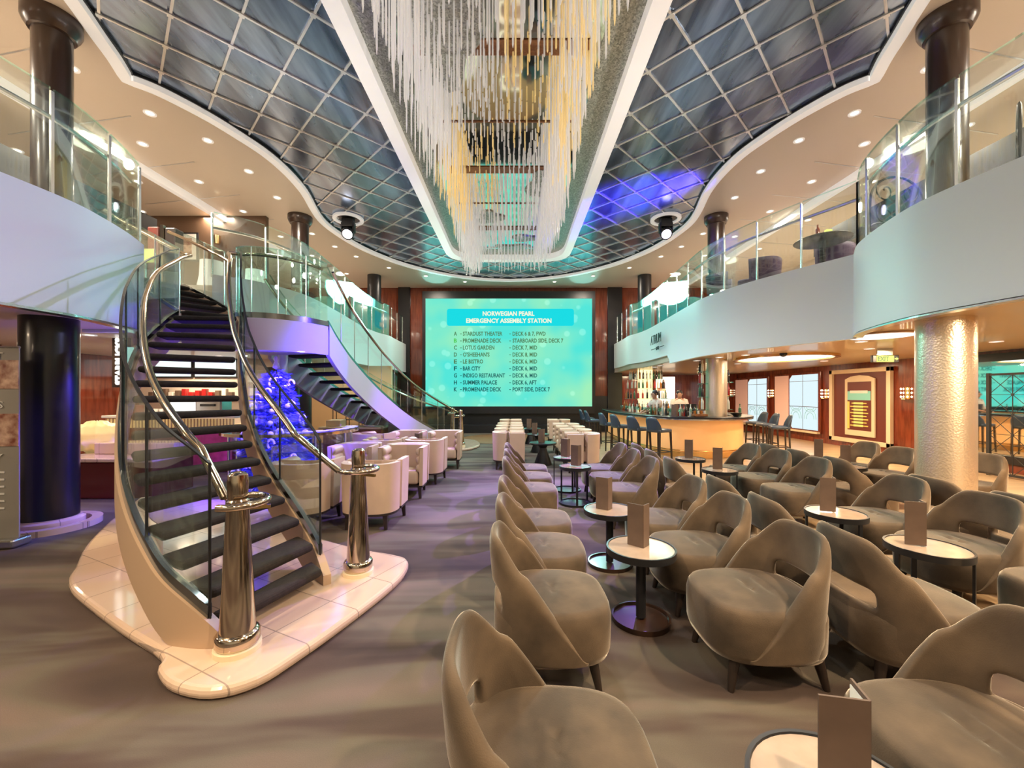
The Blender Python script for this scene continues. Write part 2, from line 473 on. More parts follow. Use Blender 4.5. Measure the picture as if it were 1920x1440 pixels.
def catmull(P, per=6):
    out = []
    P = [Vector(p) for p in P]
    for i in range(len(P) - 1):
        p0 = P[i - 1] if i else P[0] * 2 - P[1]
        p1, p2 = P[i], P[i + 1]
        p3 = P[i + 2] if i + 2 < len(P) else P[-1] * 2 - P[-2]
        for k in range(per):
            t = k / per
            out.append(0.5 * ((2 * p1) + (p2 - p0) * t + (2 * p0 - 5 * p1 + 4 * p2 - p3) * t * t + (3 * p1 - p0 - 3 * p2 + p3) * t ** 3))
    out.append(P[-1].copy())
    return out

def text_mb(s, size, extrude=0.004, width=None, align='LEFT', bold=0.0):
    cu = bpy.data.curves.new('txt', 'FONT')
    cu.body = s; cu.size = size; cu.extrude = extrude; cu.offset = bold
    cu.resolution_u = 2
    o = bpy.data.objects.new('txt', cu)
    COL.objects.link(o)
    dg = bpy.context.evaluated_depsgraph_get()
    dg.update()
    me = bpy.data.meshes.new_from_object(o.evaluated_get(dg))
    vs = [v.co.copy() for v in me.vertices]
    fs = [tuple(p.vertices) for p in me.polygons]
    bpy.data.objects.remove(o); bpy.data.curves.remove(cu); bpy.data.meshes.remove(me)
    x0 = min(v.x for v in vs); x1 = max(v.x for v in vs)
    k = (width / (x1 - x0)) if width else 1.0
    sh = x0 if align == 'LEFT' else (x0 + x1) / 2
    return [Vector(((v.x - sh) * k, v.y, v.z)) for v in vs], fs
def put_text(mb, s, org, xd, up, size, width=None, align='LEFT', extrude=0.004, bold=0.0):
    vs, fs = text_mb(s, size, extrude, width, align, bold)
    xd = Vector(xd).normalized(); up = Vector(up).normalized(); nd = xd.cross(up)
    org = Vector(org)
    mb.add([org + xd * v.x + up * v.y + nd * v.z for v in vs], fs)
    return mb
# ------------------------------------------------------------------ camera
cam = bpy.data.cameras.new('camera')
cam.sensor_fit = 'HORIZONTAL'; cam.sensor_width = 36.0
cam.lens = 36.0 * F / 1920
cam.shift_x = (960 - CX) / 1920
cam.shift_y = (CY - 720) / 1920
cam.clip_start = 0.05
camo = bpy.data.objects.new('camera', cam)
COL.objects.link(camo)
camo.location = (0, 0, H); camo.rotation_euler = (PI / 2, 0, 0)
SC.camera = camo

XS = -0.2                                  # symmetry axis of the hall
def mir(P): return [(2 * XS - p[0], *p[1:]) for p in P]
ZC, ZCB, ZD, ZT, ZS = 6.1, 6.185, 3.5, 3.68, 2.5   # soffit, blue ceiling, upper deck, fascia top, lower ceiling
YW = 17.25
# outline of the blue ceiling (left half, front to back)
CL = [(-4.35, -4.8), (-4.4, 0.0), (-4.55, 2.6), (-4.8, 3.9), (-5.05, 4.63), (-5.25, 5.12), (-5.38, 5.45), (-5.55, 5.8), (-5.33, 6.0),
      (-5.14, 6.3), (-4.96, 6.67), (-4.81, 7.1), (-4.67, 7.63), (-4.63, 8.28), (-4.70, 9.05), (-4.92, 9.97), (-5.02, 10.59),
      (-5.0, 11.18), (-4.85, 12.08), (-4.53, 13.0), (-3.83, 14.19), (-2.71, 15.27), (-1.36, 15.95)]
OUT = CL + [(XS, 16.15)] + mir(CL)[::-1]
def resm(P, cusp):
    a = catmull([(p[0], p[1], 0) for p in P[:cusp + 1]], 4)
    b = catmull([(p[0], p[1], 0) for p in P[cusp:]], 4)
    return [(p.x, p.y) for p in a] + [(p.x, p.y) for p in b[1:]]
hl = resm(CL + [(XS, 16.15)], 7)
CEIL = hl + mir(hl[:-1])[::-1]
def inside(x, y, poly):
    c = False; n = len(poly)
    for i in range(n):
        x1, y1 = poly[i]; x2, y2 = poly[(i + 1) % n]
        if (y1 > y) != (y2 > y) and x < (x2 - x1) * (y - y1) / (y2 - y1) + x1:
            c = not c
    return c
from mathutils.geometry import tessellate_polygon
def holed(outer, hole, z, flip=False):
    a = [Vector((p[0], p[1], 0)) for p in outer]; b = [Vector((p[0], p[1], 0)) for p in hole]
    tri = tessellate_polygon([a, b])
    vs = [(p.x, p.y, z) for p in a + b]
    mb = MB(); mb.add(vs, [tuple(t) for t in tri])
    return mb
def offset_poly(poly, d):
    n = len(poly); out = []
    for i, p in enumerate(poly):
        a = poly[i - 1]; b = poly[(i + 1) % n]
        t = Vector((b[0] - a[0], b[1] - a[1])).normalized()
        out.append((p[0] - t.y * d, p[1] + t.x * d))
    return out

# ------------------------------------------------------------------ floor, walls, ceilings
WOODL = [(3.05, -4.9), (3.1, 1.0), (3.25, 3.3), (3.2, 4.6), (2.55, 6.0), (2.0, 7.2), (1.75, 8.4), (1.7, 10.5), (1.75, 13.2), (2.0, 15.0), (2.2, 16.6)]
wl = [(p.x, p.y) for p in catmull([(p[0], p[1], 0) for p in WOODL], 4)]
struct('floor', MB().prism([(-10.4, -5), (10.0, -5), (10.0, 19.4), (-10.4, 19.4)], -0.2, 0.0), 'carpet')
struct('floor_planks', MB().prism(wl + [(9.99, 16.6), (9.99, -4.9)], 0.0, 0.006), 'plank')
struct('trim_1', MB().ribbon([(x, y, 0.0, .012) for x, y in wl], .035), 'gold')
fl = MB().lathe([(0.0, .0), (1.55, 0.0), (1.55, .012), (1.45, .016), (0.0, .016)], (-0.35, 14.4, 0), 48, cap=False)
struct('floor_dance', fl, 'wood')
struct('trim_2', MB().prism([(-3.9, 16.45), (3.4, 16.45), (3.4, 17.2), (-3.9, 17.2)], 0.0, .30), 'black')

LW, RW = -10.4, 10.0
struct('wall_left', MB().box((LW - .1, 7.2, 3.2), (.2, 24.6, 6.6)), 'cream')
struct('wall_right', MB().box((RW + .1, 7.2, 1.25), (.2, 24.6, 2.5)), 'redwood')
struct('wall_right_upper', MB().box((RW + .1, 7.2, 4.4), (.2, 24.6, 3.8)), 'cream')
struct('wall_front', MB().box((XS, -5.1, 3.2), (20.6, .2, 6.6)), 'cream')
struct('wall_back', MB().box(((LW + 4.3) / 2, YW + .1, 3.2), (4.3 - LW, .2, 6.4)), 'redwood')
struct('wall_back_upper', MB().box(((4.3 + RW) / 2, YW + .1, 4.45), (RW - 4.3, .2, 3.9)), 'redwood')
struct('wall_bar', MB().box((7.2, 19.5, 1.3), (5.8, .2, 2.6)), 'redwood')
struct('wall_bar_return', MB().box((4.35, 18.4, 1.3), (.1, 2.1, 2.6)), 'redwood')

EDGE = [(LW, -5), (RW, -5), (RW, YW + .2), (LW, YW + .2)]
struct('ceiling', holed(EDGE, CEIL, ZC), 'cream')
cb = MB(); cb.add([(p[0], p[1], ZCB) for p in offset_poly(CEIL, .15)], [tuple(range(len(CEIL)))])
tri = tessellate_polygon([[Vector((p[0], p[1], 0)) for p in offset_poly(CEIL, .12)]])
cb = MB(); cb.add([(p[0], p[1], ZCB) for p in offset_poly(CEIL, .12)], [tuple(t) for t in tri])
struct('ceiling_blue', cb, 'blueceil')
rim = MB()
rp = CEIL
rim.ribbon([(p[0], p[1], ZC - .035, ZC + .075) for p in rp], .15)
struct('trim_3', rim, 'rim')
ip = offset_poly(CEIL, -.085)
struct('trim_9', MB().ribbon([(p[0], p[1], ZC + .045, ZCB - .004) for p in ip], .02), 'black')  # black strip standing in for the dark gap inside the rim
# strips and nodes of the 45 degree panel grid
gs = MB(); S = .432; x0, y0 = -3.29, 4.89
CHX, CHY = 1.95, 13.45                     # half width and far end of the chandelier tray
def free(x, y): return inside(x, y, CEIL) and not (abs(x - XS) < CHX - .1 and y < CHY - .25)
def strip(a, b):
    gs.cur = 0
    d = Vector((b[0] - a[0], b[1] - a[1], 0)); L = d.length
    gs.box(((a[0] + b[0]) / 2, (a[1] + b[1]) / 2, ZCB - .012), (L, .028, .02), math.atan2(d.y, d.x))
for i in range(-18, 22):
    for j in range(-26, 30):
        if (i + j) % 2: continue
        x, y = x0 + i * S, y0 + j * S
        if not free(x, y): continue
        gs.box((x, y, ZCB - .018), (.06, .06, .03), PI / 4)
        for di in (-1, 1):
            nx, ny = x + di * S, y + S
            for q in range(1, 5):
                if not free(x + di * S * q / 4, y + S * q / 4):
                    q -= 1; break
            if q: strip((x, y), (x + di * S * q / 4, y + S * q / 4))
            for q in range(1, 5):
                if not free(x - di * S * q / 4, y - S * q / 4):
                    q -= 1; break
            if 0 < q < 4: strip((x, y), (x - di * S * q / 4, y - S * q / 4))
struct('ceiling_grid', gs, 'ceilstrip')

# ------------------------------------------------------------------ upper deck slabs with their curved fascias
DR = [(5.6, -5), (5.2, 0.6), (4.8, 2.5), (4.55, 3.3), (4.46, 3.9), (4.44, 4.4), (4.52, 4.8), (4.66, 5.25), (4.84, 5.66), (5.12, 6.05),
      (4.95, 6.4), (4.73, 6.84), (4.45, 7.5), (4.27, 8.1), (4.15, 8.9), (4.17, 9.6), (4.21, 10.3), (4.25, 11.0), (4.3, 11.9),
      (4.35, 13.0), (4.3, 13.9), (4.15, 14.6), (4.2, 15.4), (4.25, YW)]
def smooth2(P, cusp):
    return resm(P, cusp)
dr = smooth2(DR, 9)
struct('floor_balcony_right', MB().prism(offset_poly(dr, -.05) + [(RW - .01, YW), (RW - .01, -4.98)], ZS, ZD), 'cream')
struct('ceiling_low_right', MB().prism(offset_poly(dr, -.08) + [(RW - .01, YW), (RW - .01, -4.98)], ZS - .012, ZS - .002), 'goldceil')
struct('ceiling_bar', MB().prism([(4.3, YW), (RW - .01, YW), (RW - .01, 19.4), (4.3, 19.4)], ZS, ZS + .2), 'goldceil')
def zb(y): return 2.42 if 6.05 < y < 10.95 else (2.66 if y >= 10.95 else 2.46)
fr = MB()
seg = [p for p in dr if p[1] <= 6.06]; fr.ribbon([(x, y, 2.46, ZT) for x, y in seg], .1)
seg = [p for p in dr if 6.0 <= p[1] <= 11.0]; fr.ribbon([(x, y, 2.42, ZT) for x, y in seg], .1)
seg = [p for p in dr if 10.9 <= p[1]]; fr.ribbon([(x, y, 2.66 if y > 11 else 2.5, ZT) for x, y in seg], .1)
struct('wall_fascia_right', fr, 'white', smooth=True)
DL1 = mir(DR[:9])
dl1 = [(p.x, p.y) for p in catmull([(p[0], p[1], 0) for p in DL1], 4)]
HOLE = [(-5.35, 5.68), (-6.05, 5.70), (-6.05, 7.05), (-5.3, 7.1)]
DL2 = [(-5.3, 7.1), (-4.8, 7.55), (-4.5, 8.3), (-4.45, 9.0), (-4.5, 9.8), (-4.58, 10.8)] + mir(DR[18:])
dl2 = [(p.x, p.y) for p in catmull([(p[0], p[1], 0) for p in DL2], 4)]
struct('floor_balcony_left', MB().prism(dl1 + HOLE + dl2[1:] + [(LW + .01, YW), (LW + .01, -4.98)], ZS, ZD), 'cream')
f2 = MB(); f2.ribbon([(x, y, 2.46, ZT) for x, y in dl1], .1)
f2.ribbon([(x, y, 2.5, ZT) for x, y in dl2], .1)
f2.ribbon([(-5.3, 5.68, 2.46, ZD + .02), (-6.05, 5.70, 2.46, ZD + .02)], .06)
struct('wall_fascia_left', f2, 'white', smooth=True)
struct('trim_4', MB().ribbon([(x, y, 2.435, 2.46) for x, y in dl1], .12).ribbon([(x, y, 2.43, 2.45) for x, y in dr if y < 6.06], .12), 'steel')

# ------------------------------------------------------------------ columns
def column(x, y, r, z0, z1, m, label, ring=True):
    t = thing('column', label, 'column', (x, y, z0))
    mb = MB().lathe([(r, 0), (r, z1 - z0)], n=40)
    mb.build('shaft', m, t, smooth=True)
    if ring == 'base':
        MB().lathe([(r + .05, 0), (r + .05, .10), (r + .02, .12), (r + .02, .13)], n=40).build('base_ring', 'marble', t, smooth=True)
    if ring == 'cap':
        h = z1 - z0
        MB().lathe([(r + .002, h - .22), (r + .03, h - .21), (r + .065, h - .15), (r + .085, h - .10), (r + .085, h), (r, h)], n=40, cap=False).build('capital', m, t, smooth=True)
    return t
column(-5.56, 4.85, .25, 0, ZS, 'black_lacquer', 'thick glossy black column beside the staircase, white ring at its foot', 'base')
column(5.15, 4.85, .262, 0, ZS, 'mosaic', 'thick champagne mosaic column standing among the tub chairs')
column(5.15, 10.35, .25, 0, ZS, 'mosaic', 'slim champagne column rising out of the curved bar counter')
column(4.97, 15.45, .27, 0, ZS, 'lamp_yellow', 'glowing yellow column wrapped by bottle shelves behind the bar')
column(-5.5, 10.4, .27, 0, ZS, 'black_lacquer', 'dark column under the landing side of the balcony behind the tree')
column(-5.35, 15.5, .27, 0, ZS, 'black_lacquer', 'dark column under the balcony beside the far stair')
for x, y, r, lab in ((-5.53, 4.85, .175, 'tall black upper-deck column with round capital above the staircase foot'),
                     (5.17, 4.85, .182, 'tall black upper-deck column with round capital above the mosaic column'),
                     (-5.45, 10.3, .20, 'dark upper-deck column with round capital behind the stair landing'),
                     (5.12, 10.3, .20, 'dark upper-deck column with round capital above the bar'),
                     (-5.35, 15.45, .25, 'plain dark upper-deck column close to the screen on the staircase side'),
                     (4.95, 15.45, .25, 'plain dark upper-deck column close to the screen on the bar side')):
    column(x, y, r, ZD, ZC - .002, 'mocha' if y < 12 else 'black', lab, 'cap' if y < 12 else None)

# ------------------------------------------------------------------ LED screen and back-wall trim
YS = 17.02; K = YS / F
def sx(px): return (px - CX) * K
def sz(py): return H + (CY - py) * K
scr = thing('video_wall', 'huge aqua video screen listing the emergency assembly stations', 'screen', (sx(954), YS, sz(762)))
def loc(x, y, z): return (x - sx(954), y - YS, z - sz(762))
w, h = sx(1110) - sx(798), sz(560) - sz(762)
MB().box((0, 0, h / 2), (w, .02, h)).build('display', 'screen', scr)
bz = MB()
for cx_, cz_, dx, dz in ((0, h + .15, w + .26, .3), (0, -.15, w + .26, .3), (-w / 2 - .065, h / 2, .13, h), (w / 2 + .065, h / 2, .13, h)):
    bz.box((cx_, .06, cz_), (dx, .2, dz))
bz.build('bezel', 'black', scr)
# title bar with rounded corners
x0_, x1_, z0_, z1_ = sx(838), sx(1076), sz(611), sz(579)
rr = .1; pl = []
for cx_, cz_, a0 in ((x1_ - rr, z1_ - rr, 0), (x0_ + rr, z1_ - rr, 90), (x0_ + rr, z0_ + rr, 180), (x1_ - rr, z0_ + rr, 270)):
    for k in range(6):
        a = math.radians(a0 + 90 * k / 5); pl.append((cx_ + rr * math.cos(a), cz_ + rr * math.sin(a)))
tb = MB(); tb.add([loc(p[0], YS - .014, p[1]) for p in pl], [tuple(range(len(pl)))])
tb.build('title_bar', 'screen_bar', scr)
def line(s, px, py, wpx, hpx, m, name='text_line'):
    mb = MB(); put_text(mb, s, loc(sx(px), YS - .018, sz(py) - hpx * K / 2), (1, 0, 0), (0, 0, 1), hpx * K / .70, wpx * K, extrude=.002, bold=(.010 if m == 'text_title' else .0065))
    return mb.build(name, m, scr)
line('NORWEGIAN PEARL', 905, 588, 97, 8, 'text_title')
line('EMERGENCY ASSEMBLY STATION', 874, 601.3, 160, 8, 'text_title')
rows = [('A', 'STARDUST THEATER', 74, 'DECK 6 & 7, FWD', 62, 'text_olive'), ('B', 'PROMENADE DECK', 72, 'STARBOARD SIDE, DECK 7', 95, 'text_olive'),
        ('C', 'LOTUS GARDEN', 59, 'DECK 7, MID', 46, 'text_olive'), ('D', "O'SHEEHAN'S", 50, 'DECK 8, MID', 46, 'text_olive'),
        ('E', 'LE BISTRO', 38, 'DECK 6, MID', 46, 'text_olive'), ('F', 'BAR CITY', 33, 'DECK 6, MID', 46, 'text_dark'),
        ('G', 'INDIGO RESTAURANT', 79, 'DECK 6, MID', 46, 'text_dark'), ('H', 'SUMMER PALACE', 64, 'DECK 6, AFT', 45, 'text_dark'),
        ('K', 'PROMENADE DECK', 72, 'PORT SIDE, DECK 7', 70, 'text_dark')]
for i, (a, n_, wn, d, wd, m) in enumerate(rows):
    y = 625.6 + i * 13.05
    line(a, 851, y, 6, 7.4, 'text_green' if a == 'B' else m)
    for px_ in (864.3, 956.5): MB().box(loc(sx(px_), YS - .016, sz(y + .6)), (.075, .006, .026)).build('dash', m, scr)
    line(n_, 868, y, wn, 7.4, m); line(d, 961, y, wd, 7.4, m)
tr = MB()
for px0, px1 in ((745, 767), (1141, 1168)):
    tr.box(((sx(px0) + sx(px1)) / 2, YW - .06, 3.2), (sx(px1) - sx(px0), .12, 5.8))
struct('trim_5', tr, 'black')
struct('trim_6', MB().box((XS, YW - .03, .75), (9.0, .06, 1.5)), 'black')

# ------------------------------------------------------------------ chandelier
ch = thing('chandelier', 'long mirrored ceiling chandelier hung with hundreds of acrylic rods', 'chandelier', (XS, 8.5, ZC))
def tray(hw, yf, n=12, bulge=.55, y0=-1.5, rc=.75):
    P = [(-hw, y0)]
    for k in range(n + 1):
        a = PI - PI * k / n
        c = math.cos(a); s_ = math.sin(a)
        P.append((hw * math.copysign(abs(c) ** .42, c), yf - 1.15 + 1.15 * abs(s_) ** .62))
    P.append((hw, y0))
    return P
def shift(P): return [(p[0], p[1] - 8.5) for p in P]
T1, T2 = shift(tray(CHX, CHY, 20)), shift(tray(CHX - .22, CHY - .24, 20))
fm = MB(); n = len(T1)
vs = []
for a, b in zip(T1, T2):
    vs += [(a[0], a[1], .15), (a[0], a[1], -.14), (b[0], b[1], -.14), (b[0], b[1], .12)]
fs = []
for i in range(n - 1):
    a, b = i * 4, (i + 1) * 4
    fs += [(a, b, b + 1, a + 1), (a + 1, b + 1, b + 2, a + 2), (a + 2, b + 2, b + 3, a + 3)]
fm.add(vs, fs); fm.build('frame', 'rim', ch, smooth=True)
T3 = shift(tray(CHX - .62, CHY - .75, 20, y0=-1.5))
bd = MB(); vs = []
for a, b in zip(T2, T3): vs += [(a[0], a[1], .03), (b[0], b[1], .03)]
bd.add(vs, [(2 * i, 2 * i + 2, 2 * i + 3, 2 * i + 1) for i in range(n - 1)])
bd.build('glitter_border', 'glitter', ch)
mr = MB(); mr.add([(p[0], p[1], .034) for p in T3], [tuple(range(len(T3)))])
mm = mat('ceiling_mirror', (0.88, 0.88, 0.84), 0.05, 1.0)
mr.build('mirror_panel', mm, ch)
for k in range(10):
    y = -9 + k * 1.45
    MB().box((0, y, .026), (2 * (CHX - .75), .03 if k % 2 else .24, .012)).build('seam', 'wood', ch)
for (bx, by, rx, ry, ph) in ((.75, 0.3, .26, .55, 0), (-.42, 1.9, .30, .33, 1), (.55, 3.3, .45, .2, 2), (-.7, -3.5, .5, .8, 3), (.2, 4.0, .5, .16, 4)):
    pts = []
    for k in range(22):
        a = 2 * PI * k / 22
        q = 1 + .25 * math.sin(3 * a + ph) + .12 * math.sin(5 * a + 2 * ph)
        pts.append((bx + rx * q * math.cos(a), by + ry * q * math.sin(a)))
    MB().prism(pts, .0, .03).build('glitter_patch', 'glitter', ch)
R_ = random.Random(3)
rods = []
yy = -6.2
while yy < 4.5:
    for k in range(25):
        u = -1 + 2 * k / 24
        x = u * (CHX - .78) + R_.uniform(-.02, .02)
        y = yy + R_.uniform(-.05, .05)
        edge = abs(u)
        wv = .5 + .5 * math.sin(y * 1.15 + u * 1.6)
        if edge > .62:
            L = .30 + .75 * edge * (.4 + .6 * wv) + R_.uniform(0, .22)
        else:
            if R_.random() < .12: continue
            L = .14 + .46 * wv * wv + R_.uniform(0, .12)
        if y > 3.0: L = .35 + .45 * R_.random()
        lim = 4.95 - 1.15 + 1.15 * (1 - min(1, edge) ** 2.4) ** .5 - .75
        if y > lim: continue
        g = (u > .0 and -4.6 < y < -1.2 and R_.random() < .6) or (u < -.15 and -1.6 < y < .7 and R_.random() < .75)
        rods.append((x, y, L, g))
    yy += .235
# extra curtain along both long sides
for sd in (-1, 1):
    yy = -6.4
    while yy < 4.0:
        for q in range(4):
            x = sd * (CHX - .82 - .10 * q + R_.uniform(-.03, .03))
            wv = .5 + .5 * math.sin(yy * .9 + sd * 1.3 + 1)
            g = (sd > 0 and -4.8 < yy < -2.0 and q == 2) or (sd < 0 and -1.4 < yy < .6)
            rods.append((x, yy + R_.uniform(-.05, .05), .35 + .65 * wv + R_.uniform(0, .3), g and R_.random() < .7))
        yy += .17
def rod_mb(mb, r):
    x, y, L, g = r
    mb.cur = 1 if g else 0
    mb.cyl((x, y, .02), (x, y, .02 - L * .93), .0115, n=6, caps=False)
    mb.cyl((x, y, .02 - L * .93), (x, y, .02 - L), .0115, .003, n=6)
def vis(r):
    d = r[1] + 8.5
    return -r[2] / max(d, 1) if d > 4.0 else 1.0
rods.sort(key=vis)
for r in rods[:100]:
    m_ = MB(); rod_mb(m_, r); m_.mi = [0] * len(m_.f); m_.build('rod', 'rod_amber_lit' if r[3] else 'rod', ch)
rm = MB()
for r in rods[100:]: rod_mb(rm, r)
stuff(rm.build('rods', ['rod', 'rod_amber_lit'], ch))

# ------------------------------------------------------------------ moving-head lamps in the blue ceiling
def moving_head(x, y, label, lens):
    t = thing('moving_head_lamp', label, 'stage lamp', (x, y, ZCB - .02))
    MB().lathe([(.29, 0), (.38, 0), (.38, -.05), (.29, -.05), (.29, 0)], n=36, cap=False).build('trim_ring', 'rim', t, smooth=True)
    MB().lathe([(.29, 0), (.29, -.012)], n=36).build('recess', 'black', t)
    mb = MB().box((0, 0, -.13), (.30, .18, .22)); mb.box((-.15, 0, -.25), (.05, .14, .26)); mb.box((.15, 0, -.25), (.05, .14, .26))
    mb.build('yoke', 'black', t, bevel=.02)
    d = Vector((0.12 if x < 0 else -.12, -.72, -.68)).normalized()
    c = Vector((0, 0, -.36))
    hd = MB().cyl(c - d * .12, c + d * .06, .11, .155, 24); hd.cyl(c + d * .06, c + d * .14, .155, .15, 24)
    hh = hd.build('lamp_head', 'black', t, smooth=True)
    MB().cyl(c + d * .135, c + d * .15, .125, .11, 24).build('lens', lens, hh)
    return c + Vector((x, y, ZCB - .02)), d
mhL = moving_head(-4.33, 10.55, 'black moving-head stage lamp over the staircase side, white lens', 'lens')
mhR = moving_head(3.93, 10.55, 'black moving-head stage lamp over the bar side glowing violet', 'lens_blue')

# ------------------------------------------------------------------ downlights
dlp = MB().lathe([(.055, 0), (.085, 0), (.085, -.012), (.055, -.006)], n=16, cap=False)
dl0 = thing('downlight', '', 'downlight')
dlp.build('trim', 'rim', dl0)
MB().lathe([(0.0, -.003), (.055, -.003)], n=16, cap=False).build('bulb', 'lamp_warm', dl0)
DLS = Stamp(dl0)
UP = []
for sgn, lab, grp in ((-1, 'small round downlight in the cream ceiling above the staircase balcony', 'downlights above the staircase balcony'),
                      (1, 'small round downlight in the cream ceiling above the bar-side balcony', 'downlights above the bar-side balcony')):
    pts = [(5.35, 3.9), (5.72, 5.6), (5.45, 6.5), (5.05, 7.2), (4.98, 8.2), (5.05, 9.3), (5.3, 11.4), (5.1, 12.4), (4.8, 13.3), (4.1, 14.5), (3.0, 15.5), (1.6, 16.3),
           (6.4, 6.0), (6.3, 7.3), (6.3, 8.6), (6.3, 10.0), (6.3, 11.6), (6.2, 13.2), (5.9, 15.2), (7.6, 5.0), (7.6, 6.8), (7.6, 8.6), (7.6, 10.5), (7.6, 12.6), (8.8, 7.5), (8.8, 10.0)]
    for x, y in pts:
        X = x if sgn > 0 else 2 * XS - x
        DLS.put((X, y, ZC - .001), 0, lab, grp); UP.append((X, y))
for x, y in ((5.35, 6.2), (5.9, 6.9), (5.3, 9.3), (5.0, 9.9), (4.9, 10.9), (4.55, 11.6), (4.6, 12.8), (4.7, 13.6), (7.0, 8.0), (8.2, 6.9), (6.6, 12), (8.4, 11), (6.6, 14.5)):
    DLS.put((x, y, ZS - .013), 0, 'small round downlight in the low ceiling over the bar and mirror wall', 'downlights in the low bar ceiling')
for x, y in ((-5.2, 5.9), (-6.5, 6.2), (-7.2, 7.4), (-8.6, 8.8), (-7.0, 9.6)):
    DLS.put((x, y, ZS - .001), 0, 'small round downlight in the low ceiling over the coffee counter', 'downlights in the low ceiling by the coffee counter')
sg = MB()
for k in range(9):
    for sgn in (-1, 1):
        x = XS + sgn * 7.3; y = 4.2 + k * 1.3
        sg.box((x, y, ZC - .004), (2.6, .018, .006), sgn * .18)
struct('trim_7', sg, 'ceilstrip')
st = MB()
for sgn in (-1, 1):
    st.box((XS + sgn * 7.15, 10.5, ZC - .08), (.12, 12.8, .16)); st.box((XS + sgn * 7.26, 10.5, ZC - .012), (.16, 12.8, .02))
struct('trim_8', st, 'rim')
# ------------------------------------------------------------------ staircases
RI, Z0 = 0.15, 0.08
IN1 = [(-1.52, 3.22), (-1.66, 3.36), (-1.86, 3.53), (-2.06, 3.67), (-2.25, 3.79), (-2.43, 3.92), (-2.59, 4.05), (-2.73, 4.18), (-2.86, 4.30), (-2.97, 4.42), (-3.07, 4.54),
       (-3.17, 4.66), (-3.26, 4.78), (-3.35, 4.90), (-3.44, 5.04), (-3.55, 5.20), (-3.70, 5.43), (-3.92, 5.70)]
OU1 = [(-1.76, 2.50), (-1.92, 2.50), (-2.15, 2.55), (-2.37, 2.66), (-2.58, 2.79), (-2.78, 2.94), (-2.97, 3.11), (-3.15, 3.29), (-3.32, 3.47), (-3.49, 3.66), (-3.66, 3.86),
       (-3.82, 4.07), (-3.97, 4.28), (-4.11, 4.51), (-4.25, 4.78), (-4.40, 5.08), (-4.54, 5.37), (-4.70, 5.72)]

def lerp2(a, b, t): return (a[0] + (b[0] - a[0]) * t, a[1] + (b[1] - a[1]) * t)
def path3(P, z0, ri, n=5):
    return catmull([(p[0], p[1], z0 + ri * i) for i, p in enumerate(P)], n)
def treads(root, A, B, z0, n, thick=.065, ri=RI):
    for i in range(n):
        a0, a1, b0, b1 = A[i], A[i + 1], B[i], B[i + 1]
        a0 = lerp2(a1, a0, 1.15); b0 = lerp2(b1, b0, 1.15)
        am, bm = lerp2(a0, b0, .03), lerp2(b0, a0, .03)
        an, bn = lerp2(a1, b1, .03), lerp2(b1, a1, .03)
        z = z0 + ri * (i + 1)
        MB().prism([am, bm, bn, an], z - thick, z).build('tread', 'carpet_step', root, bevel=.028, seg=3)
def side(root, P, z0, ri, off, m, zlo=-.24, zhi=.10, t=.05, name='stringer'):
    pts = path3(P, z0, ri)
    o = MB().ribbon([(p.x, p.y, max(p.z + zlo, .06), max(p.z + zhi, .08)) for p in pts], t, off).build(name, m, root, smooth=True)
    return pts
def guard(root, pts, off, zb_, zt_, rail_off, k0=0, k1=None, every=10, rail_z=None, ch_name='glass_channel', dark=True, gl='glass'):
    pts = pts[k0:k1]
    N = len(pts)
    MB().ribbon([(p.x, p.y, p.z + zb_ - .06, p.z + zb_ + .09) for p in pts], .035, off).build(ch_name, 'channel', root, smooth=True)
    k = 0
    while k < N - 1:
        e = min(k + every, N - 1)
        if N - 1 - e < every // 2: e = N - 1
        s_ = pts[k:e + 1]
        MB().ribbon([(p.x, p.y, p.z + zb_ + .04, p.z + zt_) for p in s_], .012, off).build('glass_panel', gl, root, smooth=True)
        MB().ribbon([(p.x, p.y, p.z + zt_, p.z + zt_ + .012) for p in s_], .02, off).build('glass_edge', 'black' if dark else 'glass_green', root, smooth=True)
        a = pts[k]; b = pts[k + 1]
        d = Vector((b.x - a.x, b.y - a.y, 0)).normalized(); nrm = Vector((-d.y, d.x, 0)) * off
        MB().cyl((a.x + nrm.x, a.y + nrm.y, a.z + zb_), (a.x + nrm.x, a.y + nrm.y, a.z + zt_ + .01), .0085, n=6).build('glass_joint', 'black' if dark else 'steel', root)
        k = e
    r = []
    for i, p in enumerate(pts):
        a = pts[max(i - 1, 0)]; b = pts[min(i + 1, N - 1)]
        d = Vector((b.x - a.x, b.y - a.y, 0)).normalized()
        r.append((p.x - d.y * rail_off, p.y + d.x * rail_off, p.z + (rail_z if rail_z else zt_ - .07)))
    return r
